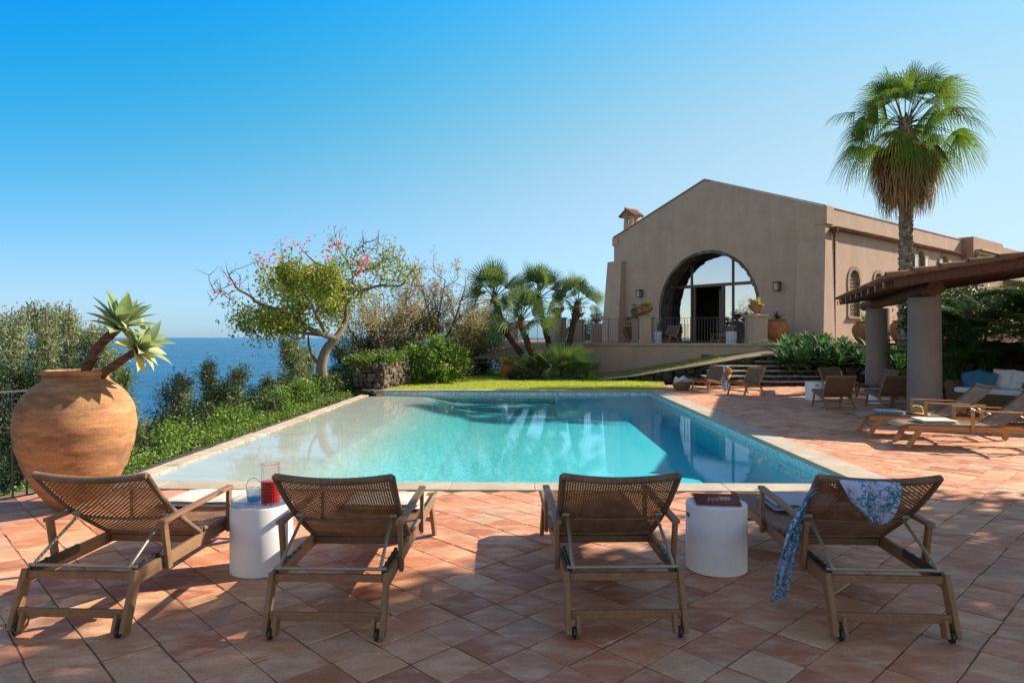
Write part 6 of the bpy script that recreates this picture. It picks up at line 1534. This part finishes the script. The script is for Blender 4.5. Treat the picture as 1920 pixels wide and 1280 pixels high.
# ivy covered field stone wall
wl = thing('stone_wall', 'thick rough stone wall end topped with ivy at the far left corner of the pool', 'wall')
q0 = P(690, 0, 21.3); q1 = P(740, 0, 24.0); g = G()
x0, x1 = -4.75, -3.85
rocks(g, [((x0-.2, 21.45), (x1-.35, 21.45), -.35, .85), ((x1-.3, 21.45), (x1+.15, 23.8), -.1, .82)], .19, .14); box(g, x0-.1, x1-.35, 21.6, 24, -.4, .75)
g.build('stones', M['stonewall'], wl, smooth=40)
g = G(); cc_, L_, cl = crown([(x0+.1, 22.2, .9, .8, 1.0, .22), (x0-.1, 21.5, .6, .35, .25, .5), (x0+.5, 22.6, 1.0, .7, 1.0, .25), (x0-.3, 21.6, .1, .3, .3, .6)], 260, 18, .09); leaves(g, L_, .08, .7, cl); g.build('ivy', M['hedge'], wl)
g = G(); rocks(g, [(P(683, 0, 21.1)[:2], P(706, 0, 20.9)[:2], -.25, .02)], .22, .2); g.build('rock', M['lava'], None, smooth=40, label='dark rock at the far left corner of the pool', cat='rock')
for lab_, a_, b_, h_ in (('low rough stone edging in front of the round bright bush', P(770, 0, 25.5), P(860, 0, 27), .32), ('short row of dark stones left of the palm trunks', P(955, 0, 26.5), P(990, 0, 26.3), .28), ('few small stones at the right foot of the palm clump', P(1060, 0, 26.2), P(1092, 0, 26.6), .12)):
    g = G(); rocks(g, [(a_[:2], b_[:2], -.05, h_)], .3, .16); g.build('stone_edging', M['lava'], None, smooth=40, label=lab_, cat='stone edging')
# canvas or straw shelter behind the lawn
t = thing('garden_shelter', 'low garden shelter with a curved straw mat roof on thin posts left of the palms', 'shelter')
a0 = P(884, 672, 28.6); a1 = P(1010, 672, 28.6); g = G(); n = 14; V = []
for y_, zf_ in ((0, 0), (1.2, .32), (2.4, .46)):
    for u_ in np.linspace(0, 1, n): V.append((a0[0]+(a1[0]-a0[0])*u_+y_*.35, 28.6+y_, a0[2]+zf_*math.sin(min(1, u_*2.2+.15)*math.pi/2)))
idx = np.arange(3*n).reshape(3, n); g.add(V, np.stack([idx[:-1, :-1], idx[:-1, 1:], idx[1:, 1:], idx[1:, :-1]], -1).reshape(-1, 4)); g.build('mat_roof', M['straw'], t, solid=.05)
for px in (886, 920, 956, 1000):
    q = P(px, 672, 28.65); g = G(); tube(g, [(q[0], 28.65, -.5), (q[0], 28.65, q[2])], .025, 6); g.build('post', M['rail'], t)
g = G(); beam(g, P(884, 680, 28.62), P(1010, 680, 28.62), .04, .04); g.build('cross_bar', M['rail'], t)
g = G(); V = []; x0 = P(945, 0, 34)[0]; box(g, x0, x0+3, 34, 34.3, -1, 1.32); g.build('side_building_wall', M['plaster'], None, label='brown rendered wall behind the straw shelter', cat='wall')
# shed roof on the slope
rA = P(268, 812, 17.5); rB = P(331, 797, 19.5); dn_ = np.array((-.1, -1.3, -.75)); 
t = thing('garden_shed', 'low shed with a curved terracotta tile roof on the slope below the hedge', 'shed', tuple(rA)); rB = rB-rA; rA = rA*0
g = G(); L = np.linalg.norm(rB-rA); n_ = int(L/.17); e1 = nrm(rB-rA); nn_ = nrm(np.cross(e1, dn_)); nn_ = nn_ if nn_[2] > 0 else -nn_
for k in range(n_):
    b_ = rA+e1*(k+.5)*.17
    for j in range(6): p0 = b_+dn_*(j*.27-.05); p1 = b_+dn_*(j*.27+.27); tube(g, [p0+nn_*.02, p1+nn_*.055], [.065, .082], 8, cap=False)
tube(g, [rA+(0, 0, .04), rB+(0, 0, .04)], .1, 10); g.add([rA-(0, 0, .02), rB-(0, 0, .02), rB+dn_*1.7-(0, 0, .02), rA+dn_*1.7-(0, 0, .02)], [[0, 1, 2, 3]]); g.build('roof', M['rooftile'], t, smooth=50)
g = G(); q = [rA+(0, .3, -.15), rB+(0, .3, -.15), rB+dn_*1.5-(0, 0, .15), rA+dn_*1.5-(0, 0, .15)]; V = [(*p[:2], -3) for p in q]+[tuple(p) for p in q]; g.add(V, BOXF); g.build('wall', M['plaster2'], t)

# ---- the tree outside the picture on the right whose dappled shade falls over the foreground
t = thing('shade_tree', 'large leafy tree standing to the right of the picture that shades the foreground', 'tree', (9.6, 4.9, 0)); g = G(); g2 = G()
limb(g, [(0, 0, -.2), (.1, 0, 1.5), (0, .1, 3.4)], .22, .16)
bl = [(0, .1, 5.6, 2.2, 1.9, 1.5), (-1.9, .1, 4.9, 1.5, 1.35, 1.0), (2.0, .6, 5.2, 1.6, 1.6, 1.3), (-1.0, -1.2, 5.2, 1.6, 1.3, 1.1), (.8, -1.6, 5.8, 1.8, 1.4, 1.3), (-2.9, -.9, 4.4, 1.3, 1.1, .8), (-.2, 2.4, 5.6, 1.9, 1.0, 1.0), (1.6, 3.6, 5.3, 2.2, 1.3, .7), (0, 2.0, 7.0, 2.4, 1.2, 1.0), (-1.6, 1.3, 6.1, 1.7, 1.1, .9)]
for b_ in bl: limb(g, [(0, .1, 3.2), (b_[0]*.5, b_[1]*.5, 4), b_[:3]], .09, .03)
c_, L_, cl = crown(bl, 1700, 26, .24, .3); leaves(g2, L_, .21, .55, cl, .8)
g.build('trunk', M['bark'], t); g2.build('crown', M['hedge'], t)
